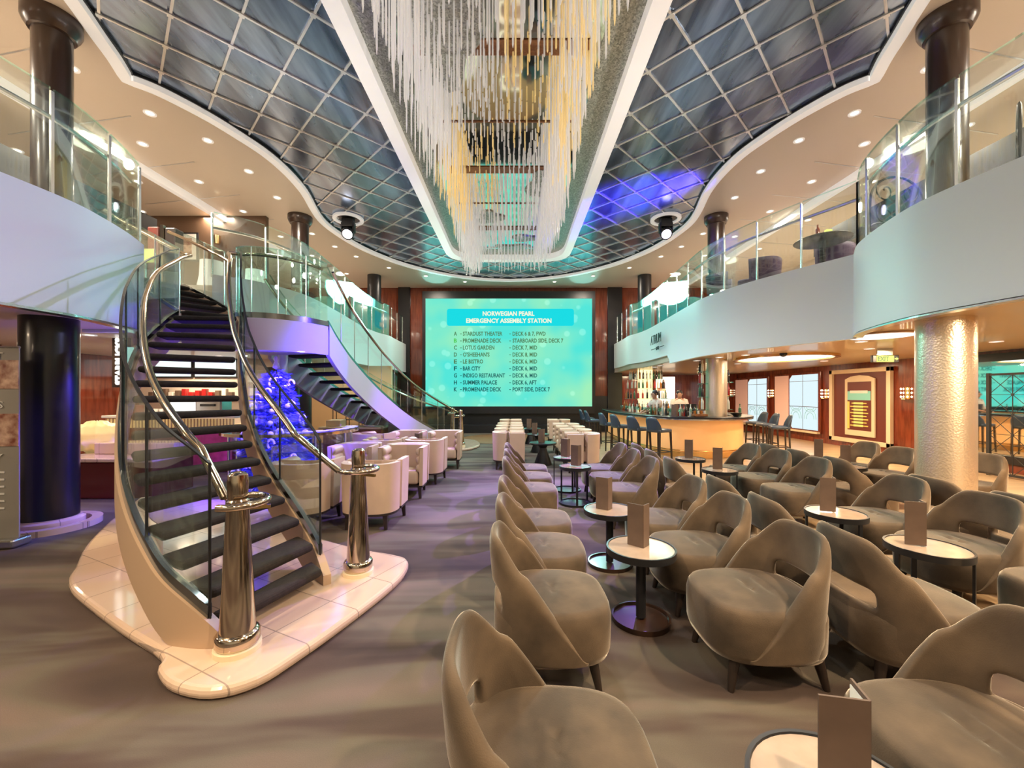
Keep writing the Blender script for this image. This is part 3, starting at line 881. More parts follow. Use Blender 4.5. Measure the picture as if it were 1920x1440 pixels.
def newel(root, x, y, z, ang, h=1.06, hook=1):
    t = bpy.data.objects.new('newel_post', None)
    mb = MB().lathe([(.108, .03), (.118, .05), (.118, .10), (.108, .115), (.094, .12), (.062, .80), (.060, .86)], (x, y, z), 28)
    o = mb.build('newel_post', 'chrome', root, smooth=True)
    MB().lathe([(.125, 0), (.125, .03), (.11, .035)], (x, y, z), 28).build('base_collar', 'frame_cream', o, smooth=True)
    MB().lathe([(.044, .86), (.062, .875), (.062, .89), (.052, .90), (.056, 1.0), (.052, 1.045), (.034, h), (.022, h), (.018, h - .03)], (x, y, z), 24).build('finial_cap', 'chrome', o, smooth=True)
    P = []
    for k in range(26):
        a = ang + hook * (-.2 + 1.35 * PI * k / 25)
        P.append((x + .155 * math.cos(a), y + .155 * math.sin(a), z + .885))
    MB().tube(P, .021, 10).build('rail_ring', 'chrome', o, smooth=True)
    MB().box((x + .11 * math.cos(ang + hook * 2), y + .11 * math.sin(ang + hook * 2), z + .84), (.12, .02, .02), ang + hook * 2).build('bracket', 'gold', o)
    return P

# marble plinths under both stairs' feet
pl = [(-3.74, 3.40), (-3.50, 3.20), (-3.14, 2.98), (-2.58, 2.66), (-2.10, 2.40), (-2.0, 2.27), (-1.82, 2.15), (-1.58, 2.1), (-1.39, 2.19), (-1.27, 2.42), (-1.15, 2.73), (-1.01, 3.17), (-.95, 3.5),
      (-.99, 3.75), (-1.15, 3.87), (-1.6, 4.05), (-2.2, 4.4), (-2.8, 4.9), (-3.3, 5.5), (-4.2, 5.9), (-5.0, 5.6), (-5.05, 5.2), (-4.66, 4.55), (-4.30, 4.05), (-3.92, 3.62)]
pls = [(p.x, p.y) for p in catmull([(p[0], p[1], 0) for p in pl[-2:] + pl + pl[:3]], 4)][8:8 + 4 * len(pl)]
plat = tag(MB().prism(pls, 0.0, .07).build('stair_platform', 'marble', bevel=.03, seg=3), 'low pale pink marble platform with rounded edge under the curved staircase', 'platform')
rg = [(-5.56 + .40 * math.cos(a), 4.85 + .40 * math.sin(a)) for a in [k * PI / 16 for k in range(32)]]
tag(MB().ribbon([(x, y, 0, .07) for x, y in rg + rg[:1]], .10).build('column_kerb', 'marble', smooth=True), 'round pale marble kerb encircling the thick black column', 'kerb')
ky = [(-4.25, 4.75), (-4.02, 4.32), (-3.72, 3.98), (-3.36, 3.72)]
kb = MB().ribbon([(p.x, p.y, .07, .40 - .05 * i / 16) for i, p in enumerate(catmull([(a, b, 0) for a, b in ky], 5))], .22)
tag(kb.build('marble_plinth', 'marble', smooth=True, bevel=.02), 'cream marble plinth block curving under the outer side of the staircase', 'plinth')

sta = thing('curved_staircase', 'curved open staircase with dark carpeted treads, glass sides and brass-toned rails', 'staircase', (0, 0, 0))
treads(sta, IN1, OU1, Z0, 17)
po = side(sta, OU1, Z0, RI, .035, 'tan', -.27, .07, .07)
pi_ = side(sta, IN1, Z0, RI, -.03, 'tan', -.27, .07, .06)
LZ = Z0 + RI * 17                                           # landing level 2.63
LAND = [(-4.70, 5.72), (-3.92, 5.70), (-3.74, 5.68), (-3.50, 5.74), (-3.28, 5.90), (-3.10, 6.13), (-3.0, 6.40), (-3.02, 6.55), (-4.2, 6.95), (-4.2, 6.12)]
MB().prism(LAND, LZ - .38, LZ - .02).build('landing_slab', 'lilac', sta)
MB().prism(LAND, LZ - .02, LZ).build('landing_carpet', 'carpet_step', sta)
lf = catmull([(-3.92, 5.70, LZ), (-3.74, 5.66, LZ), (-3.50, 5.72, LZ), (-3.27, 5.88, LZ), (-3.08, 6.12, LZ), (-2.97, 6.42, LZ)], 4)
MB().ribbon([(p.x, p.y, LZ - .42, LZ + .03) for p in lf], .04).build('landing_fascia', 'lilac', sta, smooth=True)
# outer guard: foot -> landing -> upper run
UN = [(-4.70, 5.72), (-4.98, 5.80), (-5.26, 5.85), (-5.54, 5.88), (-5.82, 5.90), (-6.08, 5.92)]
UF = [(-4.20, 6.12), (-4.48, 6.32), (-4.80, 6.55), (-5.12, 6.70), (-5.44, 6.80), (-5.78, 6.86)]
treads(sta, UF, UN, LZ, 5)
side(sta, UN, LZ, RI, .03, 'tan'); pf = side(sta, UF, LZ, RI, -.03, 'tan')
rail_o = guard(sta, po, .035, .06, 1.0, -.10, 3, None, 12)
rail_i = guard(sta, pi_, -.03, .06, 1.0, .09, 4, None, 15)
# landing guard in front, tall with pale edges
lp = [Vector((p.x, p.y, LZ)) for p in lf]
r_l = guard(sta, lp, 0, .02, 1.02, .10, 0, None, 5, dark=False, gl='glass_green')
r_u = guard(sta, path3(UF, LZ, RI), -.03, .06, 1.0, .08, 0, None, 8, dark=False)
r_n = guard(sta, path3(UN, LZ, RI), .03, .06, 1.0, -.08, 0, None, 8, dark=False)
ph = newel(sta, -1.66, 2.43, .07, 2.4, hook=-1)
ph2 = newel(sta, -1.335, 3.46, .07, -2.3, hook=1)
def rail_join(ring, rail):
    a = Vector(ring[0]); b = Vector(rail[0])
    return [tuple(a.lerp(b, t / 4)) for t in range(4)] + rail
MB().tube(rail_join(ph, rail_o[5:]) + r_n[1:], .026, 10).build('handrail', 'chrome', sta, smooth=True)
MB().tube(rail_join(ph2, rail_i[4:]) + [(p[0], p[1], p[2]) for p in r_l[1:]], .026, 10).build('handrail', 'chrome', sta, smooth=True)
MB().tube(r_u, .024, 10).build('handrail', 'chrome', sta, smooth=True)
MB().cyl((-3.95, 6.90, 0.0), (-3.95, 6.90, LZ - .38), .075, n=20).build('support_post', 'white', sta, smooth=True)

# second flight, running away from the landing to the screen
R2 = [(-1.58, 11.80), (-1.84, 11.62), (-2.06, 11.40), (-2.26, 11.13), (-2.43, 10.83), (-2.57, 10.50), (-2.68, 10.16), (-2.77, 9.82), (-2.84, 9.48), (-2.90, 9.13), (-2.95, 8.78),
      (-2.98, 8.42), (-3.00, 8.06), (-3.01, 7.70), (-3.02, 7.36), (-3.02, 7.05), (-3.02, 6.78), (-3.02, 6.55)]
L2 = [(-2.05, 13.25), (-2.45, 13.10), (-2.80, 12.85), (-3.10, 12.52), (-3.35, 12.15), (-3.56, 11.74), (-3.73, 11.30), (-3.87, 10.86), (-3.98, 10.40), (-4.06, 9.95), (-4.12, 9.50),
      (-4.16, 9.06), (-4.19, 8.62), (-4.20, 8.20), (-4.20, 7.80), (-4.20, 7.45), (-4.20, 7.18), (-4.20, 6.95)]
st2 = thing('far_staircase', 'straight-looking glass-sided stair descending from the landing toward the screen', 'staircase', (0, 0, 0))
treads(st2, R2, L2, Z0, 17)
p2r = side(st2, R2, Z0, RI, .0, 'lilac', -.42, .08, .06)
p2l = side(st2, L2, Z0, RI, -.0, 'lilac', -.42, .08, .06)
q1 = guard(st2, p2r, .0, .06, 1.0, .08, 3, None, 9, dark=False, gl='glass_dull')
q2 = guard(st2, p2l, .0, .06, 1.0, -.08, 3, None, 9, dark=False, gl='glass_dull')
h1 = newel(st2, -1.56, 11.75, .07, 1.2, hook=1); h2 = newel(st2, -2.03, 13.3, .07, -1.2, hook=-1)
MB().tube(rail_join(h1, q1), .024, 8).build('handrail', 'chrome', st2, smooth=True)
MB().tube(rail_join(h2, q2), .024, 8).build('handrail', 'chrome', st2, smooth=True)
pl2 = [(-1.2, 11.5), (-1.05, 12.3), (-1.3, 13.4), (-1.9, 13.75), (-2.9, 13.3), (-3.3, 12.6), (-2.7, 11.8), (-2.0, 11.3), (-1.5, 11.2)]
pp = [(p.x, p.y) for p in catmull([(p[0], p[1], 0) for p in pl2 + pl2[:1]], 4)][:-1]
tag(MB().prism(pp, 0, .07).build('stair_platform', 'marble', bevel=.03), 'small marble platform at the foot of the far stair in front of the screen', 'platform')

# ------------------------------------------------------------------ glass balcony railings
def railing(path, label, skip=lambda p: False, spacing=.62, th=.025, z0=ZT, inset=.10):
    t = thing('balcony_railing', label, 'railing', (path[0][0], path[0][1], z0))
    o = Vector((path[0][0], path[0][1], z0))
    P = [Vector((p[0], p[1], 0)) for p in path]
    acc = [0]
    for i in range(1, len(P)): acc.append(acc[-1] + (P[i] - P[i - 1]).length)
    def at(d):
        for i in range(1, len(P)):
            if acc[i] >= d or i == len(P) - 1:
                u = (d - acc[i - 1]) / max(1e-6, acc[i] - acc[i - 1])
                return P[i - 1].lerp(P[i], min(1, u))
    n = max(1, round(acc[-1] / spacing))
    ds = [acc[-1] * k / n for k in range(n + 1)]
    for k, d in enumerate(ds):
        p = at(d) - Vector((o.x, o.y, 0))
        q = MB().box((p.x, p.y, .52), (.022, .03, 1.12)).build('post', 'steel', t)
        if k < n:
            s_ = [at(d + (ds[k + 1] - d) * j / 4) for j in range(5)]
            s_[0] = s_[0].lerp(s_[1], .10); s_[4] = s_[4].lerp(s_[3], .10)
            MB().ribbon([(v.x - o.x, v.y - o.y, -.10, 1.10) for v in s_], .014).build('glass_panel', 'glass', t, smooth=True)
            MB().ribbon([(v.x - o.x, v.y - o.y, 1.10, 1.112) for v in s_], .018).build('glass_edge', 'glass_green', t, smooth=True)
    r = []
    for i, p in enumerate(P):
        a = P[max(i - 1, 0)]; b = P[min(i + 1, len(P) - 1)]
        dd = (b - a).normalized()
        r.append((p.x - o.x - dd.y * inset, p.y - o.y + dd.x * inset, .86))
    MB().tube(r, .026, 8).build('handrail', 'steel', t, smooth=True)
    return t
seg = [p for p in dr if p[1] <= 6.06 and p[1] > 0.5]
railing(seg, 'glass balcony railing above the mosaic column with thick steel posts', spacing=.72, inset=-.10)
seg = [p for p in dr if 6.05 <= p[1] <= YW - .1]
railing(seg, 'glass balcony railing with steel posts sweeping over the bar toward the screen', spacing=.80, inset=-.10)
railing([p for p in dl1 if p[1] > 0.5], 'glass balcony railing above the thick black column beside the stair', spacing=.72, inset=.10)
railing([p for p in dl2 if p[1] < YW - .1], 'glass balcony railing beyond the stair landing running to the screen', spacing=.80, inset=.10)

# ------------------------------------------------------------------ fascia lettering
sgn = thing('wall_sign', 'dark ATRIUM BAR lettering on the white balcony front', 'sign', (4.2, 11.8, 2.85))
mb = MB(); put_text(mb, 'ATRIUM', (-.03, .62, .22), (-.05, -1, 0), (0, 0, 1), .40, 1.0, extrude=.006, bold=-.002); mb.build('letters', 'black', sgn)
mb = MB(); put_text(mb, 'BAR', (-.02, .18, .03), (-.05, -1, 0), (0, 0, 1), .15, .28, extrude=.006); mb.build('letters', 'black', sgn)
mb = MB(); mb.box((-.02, .42, .085), (.016, .36, .018)); mb.box((-.05, -.35, .085), (.016, .36, .018)); mb.build('dash_line', 'black', sgn)
# ------------------------------------------------------------------ tub chair (faces +X)
def sel(a, n):
    c, s = math.cos(a), math.sin(a)
    return math.copysign(abs(c) ** (2 / n), c), math.copysign(abs(s) ** (2 / n), s)
def make_tub(m='velvet'):
    t = thing('tub_chair', '', 'chair')
    # seat body with domed top and creases
    A, B, n = .33, .305, 3.3
    nt, nr = 40, 12
    vs = []; fs = []
    def ring(sc, z, dx=0):
        out = []
        for k in range(nt):
            c, s = sel(2 * PI * k / nt, n)
            f = 1.0 if c < 0 else 1 - .06 * c * abs(s)
            out.append((A * sc * c + dx + .02, B * sc * s * f, z))
        return out
    R = [ring(.86, .165), ring(.95, .175), ring(.99, .215), ring(1.0, .32), ring(1.0, .385), ring(.975, .425), ring(.93, .448)]
    for j in range(1, nr):
        q = .93 * (1 - j / nr)
        rr = ring(q, 0)
        row = []
        for x, y, z in rr:
            z = .448 + .022 * (1 - (q / .93) ** 2)
            for cx, w_, dd in ((.03, .018, .022), (-.05, .016, .014)):
                z -= dd * math.exp(-((x - cx - .25 * y * y) / w_) ** 2) * math.exp(-(y / .10) ** 2)
            row.append((x, y, z))
        R.append(row)
    for r in R: vs += r
    for i in range(len(R) - 1):
        for k in range(nt):
            q = (k + 1) % nt
            fs.append((i * nt + k, i * nt + q, (i + 1) * nt + q, (i + 1) * nt + k))
    L = (len(R) - 1) * nt
    fs.append(tuple(L + k for k in range(nt))); fs.append(tuple(range(nt - 1, -1, -1)))
    sb = MB(); sb.add(vs, fs); sb.build('seat', m, t, smooth='all')
    # wrapped backrest
    nu, nv = 36, 14
    def prof(u):
        a = PI + u * math.radians(122)
        c, s = sel(a, 2.7)
        x, y = .318 * c, .325 * s
        zt = .2 + .615 * min(1, max(0, (.165 - x) / .45)) ** .92
        zt -= .05 * min(1, abs(y) / .33) ** 3 * (1 if x < -.18 else 0)
        return x, y, zt
    def skin(inner):
        def f(i, j):
            u = -1 + 2 * i / nu
            x, y, zt = prof(u)
            v = j / nv
            z = .185 + (zt - .185) * v
            lean = max(0, z - .40)
            k = 1 + .06 * lean - (.045 * max(0, .30 - z) / .12)
            k -= .155 if inner else 0
            edge = 1 - .05 * (max(0, v - .9) / .1) * (0 if inner else 1)
            xx = x * k * edge - .07 * lean * max(0, -x / .318)
            return (xx + .01, y * k * edge, z + (.008 if v == 1 and inner else 0))
        return f
    def keep(i, j):
        u = abs(-1 + 2 * (i + .5) / nu)
        z = .185 + (prof(-1 + 2 * (i + .5) / nu)[2] - .185) * (j + .5) / nv
        return not (u < .30 and .455 < z < .555)
    bb = MB(); bb.shell(skin(False), skin(True), nu, nv, keep)
    bb.build('backrest', m, t, smooth='all', sub=1)
    for sx_, sy_ in ((.22, .19), (.22, -.19), (-.22, .19), (-.22, -.19)):
        MB().cyl((sx_, sy_, .20), (sx_ * 1.18, sy_ * 1.15, 0), .033, .017, 10).build('leg', 'darkwood', t, smooth=True)
    return t
# ------------------------------------------------------------------ club armchair (faces +X)
def make_club():
    t = thing('club_armchair', '', 'armchair')
    nu, nv = 30, 6
    def prof(i):
        s = -1 + 2 * i / nu
        # straight arm, round back
        if abs(s) > .55:
            q = (abs(s) - .55) / .45
            return (-.02 + .36 * q, math.copysign(.345, s))
        a = PI + s / .55 * (PI / 2)
        c, s2 = sel(a, 2.9)
        return (-.02 + .34 * c, .345 * s2)
    def sk(ins, zl, zh):
        def f(i, j):
            x, y = prof(i); v = j / nv
            z = zl + (zh - zl) * v
            k = 1 - ins / .345
            q = 1.0 - .04 * (1 - v)
            return ((x * k if x < 0 else x) * q, y * k * q, z)
        return f
    MB().shell(sk(0, .20, .78), sk(.055, .20, .78), nu, nv).build('outer_shell', 'leather', t, smooth=True, bevel=.012)
    def roll(i, j):
        x, y = prof(i); v = j / 18
        z = .40 + .375 * v
        b = abs(math.sin(PI * 3 * v)) ** .55
        k = 1 - (.075 + .045 * b) / .345
        return ((x * k if x < 0 else x - .012), y * k, z)
    def rollo(i, j):
        x, y = prof(i); v = j / 18
        k = 1 - .05 / .345
        return ((x * k if x < 0 else x - .012), y * k, .40 + .375 * v)
    MB().shell(rollo, roll, nu, 18).build('channel_back', 'leather', t, smooth='all')
    MB().box((.02, 0, .32), (.62, .52, .22)).build('seat_cushion', 'leather', t, bevel=.045, smooth='all', seg=3)
    P = [prof(i) for i in range(nu + 1)]
    MB().prism([(x * .96, y * .96) for x, y in P], .175, .205).build('base_rail', 'darkwood', t)
    for sx_, sy_ in ((.29, .28), (.29, -.28), (-.25, .22), (-.25, -.22)):
        MB().cyl((sx_, sy_, .18), (sx_ * 1.04, sy_ * 1.04, 0), .038, .024, 4).build('leg', 'darkwood', t)
    return t
# ------------------------------------------------------------------ tables
def make_pedestal():
    t = thing('side_table', '', 'side table')
    MB().lathe([(.222, 0), (.238, .0), (.238, .045), (.226, .045), (.222, .036)], (0, 0, .475), 40, cap=True).build('rim', 'black', t, smooth=True)
    MB().lathe([(.0, .0), (.224, 0)], (0, 0, .514), 40, cap=False).build('tabletop', 'tabletop', t)
    MB().cyl((0, 0, .03), (0, 0, .475), .034, n=20).build('pole', 'black', t, smooth=True)
    MB().lathe([(.19, 0), (.20, 0), (.20, .035), (.188, .035), (.184, .018), (0, .018)], n=40, cap=False).build('base_tray', 'mocha', t, smooth=True)
    return t
def make_wire(r=.23, hgt=.55):
    t = thing('tray_table', '', 'side table')
    MB().lathe([(r - .014, 0), (r, .0), (r, .045), (r - .012, .045), (r - .014, .036)], (0, 0, hgt - .045), 40).build('rim', 'black', t, smooth=True)
    MB().lathe([(0, 0), (r - .012, 0)], (0, 0, hgt - .006), 40, cap=False).build('tabletop', 'tabletop', t)
    for k in range(3):
        a = .5 + k * 2 * PI / 3
        x, y = (r - .012) * math.cos(a), (r - .012) * math.sin(a)
        MB().box((x, y, hgt / 2 - .02), (.03, .014, hgt - .04), a + PI / 2).build('leg', 'black', t)
    MB().lathe([(r - .02, 0), (r, 0), (r, .028), (r - .018, .028), (r - .022, .012), (0, .012)], n=40, cap=False).build('base_ring', 'black', t, smooth=True)
    return t
def make_cone():
    t = thing('pedestal_table', '', 'table')
    MB().lathe([(.30, 0), (.31, .01), (.31, .03), (.30, .04), (0, .04)], (0, 0, .46), 36, cap=False).build('tabletop', 'black_lacquer', t, smooth=True)
    MB().lathe([(.20, 0), (.20, .02), (.10, .30), (.08, .38), (.12, .46)], n=28).build('pedestal', 'black', t, smooth=True)
    return t
def make_menu():
    t = thing('menu_card', '', 'menu')
    hgt = .30
    for a, b in (((-.085, .02), (.022, -.03)), ((.022, -.03), (.062, .045))):
        MB().ribbon([(a[0], a[1], 0, hgt), (b[0], b[1], 0, hgt)], .006).build('cover', 'menu', t)
    MB().ribbon([(-.07, .026, .01, hgt - .012), (.022, -.018, .01, hgt - .012), (.052, .04, .01, hgt - .012)], .003).build('page', 'paper', t)
    return t

tub = Stamp(make_tub()); club = Stamp(make_club()); ped = Stamp(make_pedestal()); wire = Stamp(make_wire()); cone = Stamp(make_cone()); menu = Stamp(make_menu())
ORD = ['nearest', 'second', 'third', 'fourth', 'fifth', 'sixth', 'seventh']
def row(xs, ys, rz, rowname, group, jit=.05, spec={}):
    rj = random.Random(len(group))
    for i, y in enumerate(ys):
        x = xs[i] if isinstance(xs, list) else xs
        a = rz + rj.uniform(-jit, jit)
        lab = spec.get(i) or f'taupe tub chair, {ORD[i]} from camera in the {rowname}'
        tub.put((x, y, 0), a, lab, group)
row([.11, .19, .19, .18, .18, .18, .17], [1.32, 2.38, 3.10, 3.80, 5.02, 5.75, 6.42], 0.0, 'row backing onto the carpet aisle', 'tub chairs backing onto the carpet aisle', .03,
    {0: 'large tub chair cut by the bottom edge, dark slot under its back'})
row([1.58, 1.42, 1.42, 1.42, 1.42, 1.42, 1.42], [1.36, 2.40, 3.14, 3.82, 5.02, 5.75, 6.42], PI, 'row facing the carpet aisle', 'tub chairs facing the carpet aisle', .05,
    {0: 'large tub chair behind the biggest menu card, light showing through its back gap'})
row(2.20, [2.36, 3.12, 3.84, 5.0, 5.74, 6.42], 0.0, 'shaded row behind the aisle-facing chairs', 'tub chairs in the shaded row', .05)
row(3.45, [2.42, 3.16, 3.86, 4.98, 5.68, 6.36], PI, 'row facing the shaded row', 'tub chairs in front of the mosaic column', .05)
row([4.25, 4.22, 4.22, 4.25, 4.25, 4.25], [1.75, 3.16, 3.86, 5.02, 5.72, 6.36], 0.0, 'row facing the red wall', 'tub chairs turned to the red wall', .05)
row([5.48, 5.42, 5.90], [6.60, 5.94, 5.30], PI, 'group on the plank floor behind the mosaic column', 'tub chairs behind the mosaic column', .06,
    {0: 'taupe tub chair on the plank floor in front of the framed deck plan', 1: 'taupe tub chair half hidden by the left edge of the mosaic column',
     2: 'taupe tub chair peeking out on the mirror side of the mosaic column'})
# side tables and menus
def tb(st, x, y, h, label, group, rz=0, mlabel=None, mo=(0, 0), mrz=None):
    st.put((x, y, 0), rz, label, group)
    if mlabel:
        menu.put((x + mo[0], y + mo[1], h), mrz if mrz is not None else -.35, mlabel, 'brown menu cards')
tb(ped, .88, 1.07, .515, 'round side table cut by the bottom edge holding the largest menu card', 'round pedestal side tables', 0, 'largest brown menu card, at the bottom edge of the picture', (.0, -.01), .25)
tb(ped, .89, 2.86, .515, 'round pale-topped side table on a black pole, second from the camera', 'round pedestal side tables', 0, 'brown menu card on the second side table from the camera', (.0, .02), -.3)
tb(ped, .89, 3.80, .515, 'round pale-topped side table on a black pole, third from the camera', 'round pedestal side tables', 0, 'brown menu card on the third side table from the camera', (-.04, .0), -.2)
tb(wire, .88, 5.90, .55, 'black ring-based tray table on thin legs between the tub chairs, nearer of two', 'ring-based tray tables by the aisle', 0, 'brown menu card on the nearer ring-based tray table', (.02, 0), -.3)
tb(wire, .87, 6.72, .55, 'black ring-based tray table on thin legs next to the cream armchairs, farther of two', 'ring-based tray tables by the aisle', .3, 'brown menu card on the farther ring-based tray table', (-.02, 0), -.2)
tb(wire, 2.85, 2.80, .55, 'tray table with the widest menu, before the shaded row, closest to camera', 'tray tables by the mosaic column', .6, 'wide brown menu card on the tray table closest to the mosaic column front', (-.04, .02), .1)
tb(wire, 2.85, 3.60, .55, 'tray table before the shaded row, second from camera', 'tray tables by the mosaic column', .2, 'brown menu card on the second tray table before the mosaic column', (-.03, .02), .1)
tb(wire, 2.84, 5.62, .55, 'dark tray table with menu beside the row of chairs before the bar', 'tray tables by the mosaic column', .9, 'brown menu card standing on the dark tray table before the bar', (0, 0), .0)
tb(wire, 2.86, 6.60, .55, 'dark tray table standing alone on the plank floor before the bar front', 'tray tables by the mosaic column', .4, 'brown menu card against the orange bar front', (0, 0), .0)
tb(wire, 4.84, 5.90, .55, 'pale tray table with menu before the chair at the mosaic column', 'tray tables by the red wall', .1, 'brown menu card on the pale tray table near the mosaic column', (0, 0), .0)
tb(wire, 5.02, 6.66, .55, 'pale tray table before the chair under the framed deck plan', 'tray tables by the red wall', .8, 'brown menu card in front of the framed deck plan wall', (0, 0), .0)
tb(cone, .64, 9.15, .50, 'black conical pedestal table nearest of three between the cream armchair rows', 'black conical tables', 0, 'brown menu card on the nearest conical table', (-.02, 0), 0)
tb(cone, .64, 11.1, .50, 'black conical pedestal table in the middle of the cream armchair rows', 'black conical tables', 0, 'brown menu card on the middle conical table', (-.08, 0), 0)
tb(cone, .52, 12.9, .50, 'black conical pedestal table closest to the screen', 'black conical tables', 0, 'brown menu card on the conical table closest to the screen', (-.05, 0), 0)
tb(cone, -2.15, 5.80, .50, 'black conical table amid the four near cream armchairs by the staircase', 'black conical tables', 0)
tb(cone, -1.95, 8.15, .50, 'black conical table amid the far cream armchairs by the second stair', 'black conical tables', 0, 'dark menu card between the far cream armchairs by the second stair', (.02, 0), 0)
# club armchairs
for i, y in enumerate([8.75, 9.62, 10.5, 11.35, 12.9]):
    club.put((-.12, y, 0), .0, f'cream leather club armchair, {ORD[i]} from the camera in the column backing onto the aisle', 'cream armchairs in two columns before the screen')
for i, y in enumerate([8.45, 9.35, 10.2, 11.1, 12.9]):
    club.put((1.40, y, 0), PI, f'cream leather club armchair, {ORD[i]} from the camera in the column beside the bar stools', 'cream armchairs in two columns before the screen')
G = 'cream armchairs grouped by the staircase'
for x, y, rz, lab in ((-1.74, 5.02, PI / 2, 'cream club armchair showing its back, right behind the inner newel post'),
                      (-2.58, 5.0, PI / 2, 'cream club armchair showing its back through the stair glass'),
                      (-1.73, 6.48, -PI / 2, 'cream channel-backed armchair facing the camera beside the newel post'),
                      (-2.55, 6.60, -PI / 2, 'cream channel-backed armchair facing the camera, half hidden by the newel post'),
                      (-1.62, 7.40, PI / 2, 'cream club armchair showing its rounded side behind the facing pair'),
                      (-2.38, 7.40, PI / 2, 'cream club armchair back to back with the half-hidden facing armchair'),
                      (-1.50, 8.92, -PI / 2, 'cream channel-backed armchair facing the camera closest to the aisle at the far stair'),
                      (-2.30, 8.95, -PI / 2, 'cream channel-backed armchair facing the camera under the far stair stringer'),
                      (-2.98, 8.45, PI / 3, 'cream armchair turned aside in front of the reception desk')):
    club.put((x, y, 0), rz, lab, G)
# ------------------------------------------------------------------ bar
BT = [(3.27, 15.2), (3.15, 13.6), (3.17, 12.3), (3.34, 11.15), (3.62, 10.35), (4.0, 9.85), (4.65, 9.62), (5.30, 9.75), (5.95, 10.15), (6.35, 10.9), (6.5, 12.0), (6.45, 13.6), (6.2, 15.0)]
bp = [(p.x, p.y) for p in catmull([(a, b, 0) for a, b in BT], 5)]
ctr = (4.8, 12.6)
def inset(P, d): return offset_poly(P, d)[0:len(P)]
def open_off(P, d):
    out = []
    for i, p in enumerate(P):
        a = P[max(i - 1, 0)]; b = P[min(i + 1, len(P) - 1)]
        t = Vector((b[0] - a[0], b[1] - a[1])).normalized()
        out.append((p[0] - t.y * d, p[1] + t.x * d))
    return out
bar = thing('bar_counter', 'long curved cocktail bar with glowing orange front and polished dark top', 'bar', (0, 0, 0))
fr_ = open_off(bp, .26)
MB().ribbon([(x, y, .16, .96) for x, y in fr_], .06).build('front_panel', 'onyx', bar, smooth=True)
MB().ribbon([(x, y, .0, .16) for x, y in open_off(bp, .32)], .05).build('kick_plate', 'gold', bar, smooth=True)
MB().ribbon([(x, y, .98, 1.03) for x, y in open_off(bp, .25)], .50).build('worktop', 'black_lacquer', bar, smooth=True, bevel=.012)
MB().ribbon([(x, y, .955, 1.0) for x, y in open_off(bp, .02)], .03).build('top_edge', 'steel', bar, smooth=True)
MB().ribbon([(x, y, .0, .90) for x, y in open_off(bp, .52)], .04).build('back_panel', 'darkwood', bar, smooth=True)
MB().tube([(x, y, .20) for x, y in open_off(bp, .17)], .022, 8).build('foot_rail', 'gold', bar, smooth=True)
# stools
def make_stool():
    t = thing('bar_stool', '', 'bar stool')
    MB().box((0, 0, .735), (.42, .42, .08)).build('seat', 'bluel', t, bevel=.03, smooth='all')
    def sk(r):
        def f(i, j):
            a = PI + (-1 + 2 * i / 14) * 1.15; v = j / 5
            c, s = sel(a, 3.2)
            h = .70 + (.36 - .20 * (abs(-1 + 2 * i / 14)) ** 2.2) * v
            return (c * r - .05 * v, s * r, h)
        return f
    MB().shell(sk(.232), sk(.202), 14, 5).build('backrest', 'bluel', t, smooth='all')
    for sx_, sy_ in ((.18, .18), (.18, -.18), (-.18, .18), (-.18, -.18)):
        MB().cyl((sx_, sy_, .71), (sx_ * 1.12, sy_ * 1.12, 0), .028, .020, 4).build('leg', 'darkwood', t)
    fb = MB(); q = .193
    for a, b in (((q, q), (q, -q)), ((q, -q), (-q, -q)), ((-q, -q), (-q, q)), ((-q, q), (q, q))):
        fb.cyl((a[0], a[1], .24), (b[0], b[1], .24), .012, n=6)
    fb.build('foot_rest', 'darkwood', t)
    return t
stool = Stamp(make_stool())
SL = ['closest to the camera', 'second from the camera', 'third from the camera', 'fourth from the camera', 'fifth from the camera', 'sixth from the camera']
for i, (x, y, rz) in enumerate([(3.40, 9.55, .50), (3.06, 9.98, .42), (2.83, 10.75, .30), (2.68, 11.50, .22), (2.52, 13.0, .1), (2.50, 13.9, .05)]):
    stool.put((x, y, 0), rz, f'navy leather bar stool on the curved side of the bar, {SL[i]}', 'navy bar stools along the bar')
for i, (x, y, rz) in enumerate([(6.78, 10.40, PI - .35), (7.0, 11.25, PI - .1), (7.15, 12.0, PI)]):
    stool.put((x, y, 0), rz, f'dark bar stool at the window end of the bar, {SL[i]}', 'bar stools at the window end')
# bottles
def bottle(r, h, m, kind=0):
    mb = MB(); mb.lathe([(r * .96, 0), (r, .01), (r, h * .58), (r * .8, h * .68), (r * .36, h * .76), (r * .34, h * .94), (r * .42, h * .95), (r * .42, h)], n=10)
    return mb.build('bottle', m, None, smooth=True)
bset = {k: bottle(.036, .31, k) for k in ('bottle_g', 'bottle_a', 'bottle_c', 'bottle_k', 'bottle_r')}
bused = set(); rb = random.Random(11)
CN = {'bottle_g': 'green', 'bottle_a': 'amber', 'bottle_c': 'clear pale', 'bottle_k': 'dark', 'bottle_r': 'red'}
def put_bottle(x, y, z, k, where, group, s=1.0):
    o = bset[k]
    if k in bused:
        o = o.copy(); COL.objects.link(o)
    bused.add(k)
    o.location = (x, y, z); o.scale = (s, s, s * rb.uniform(.9, 1.12))
    tag(o, f'{CN[k]} glass liquor bottle {where}', 'bottle', group)
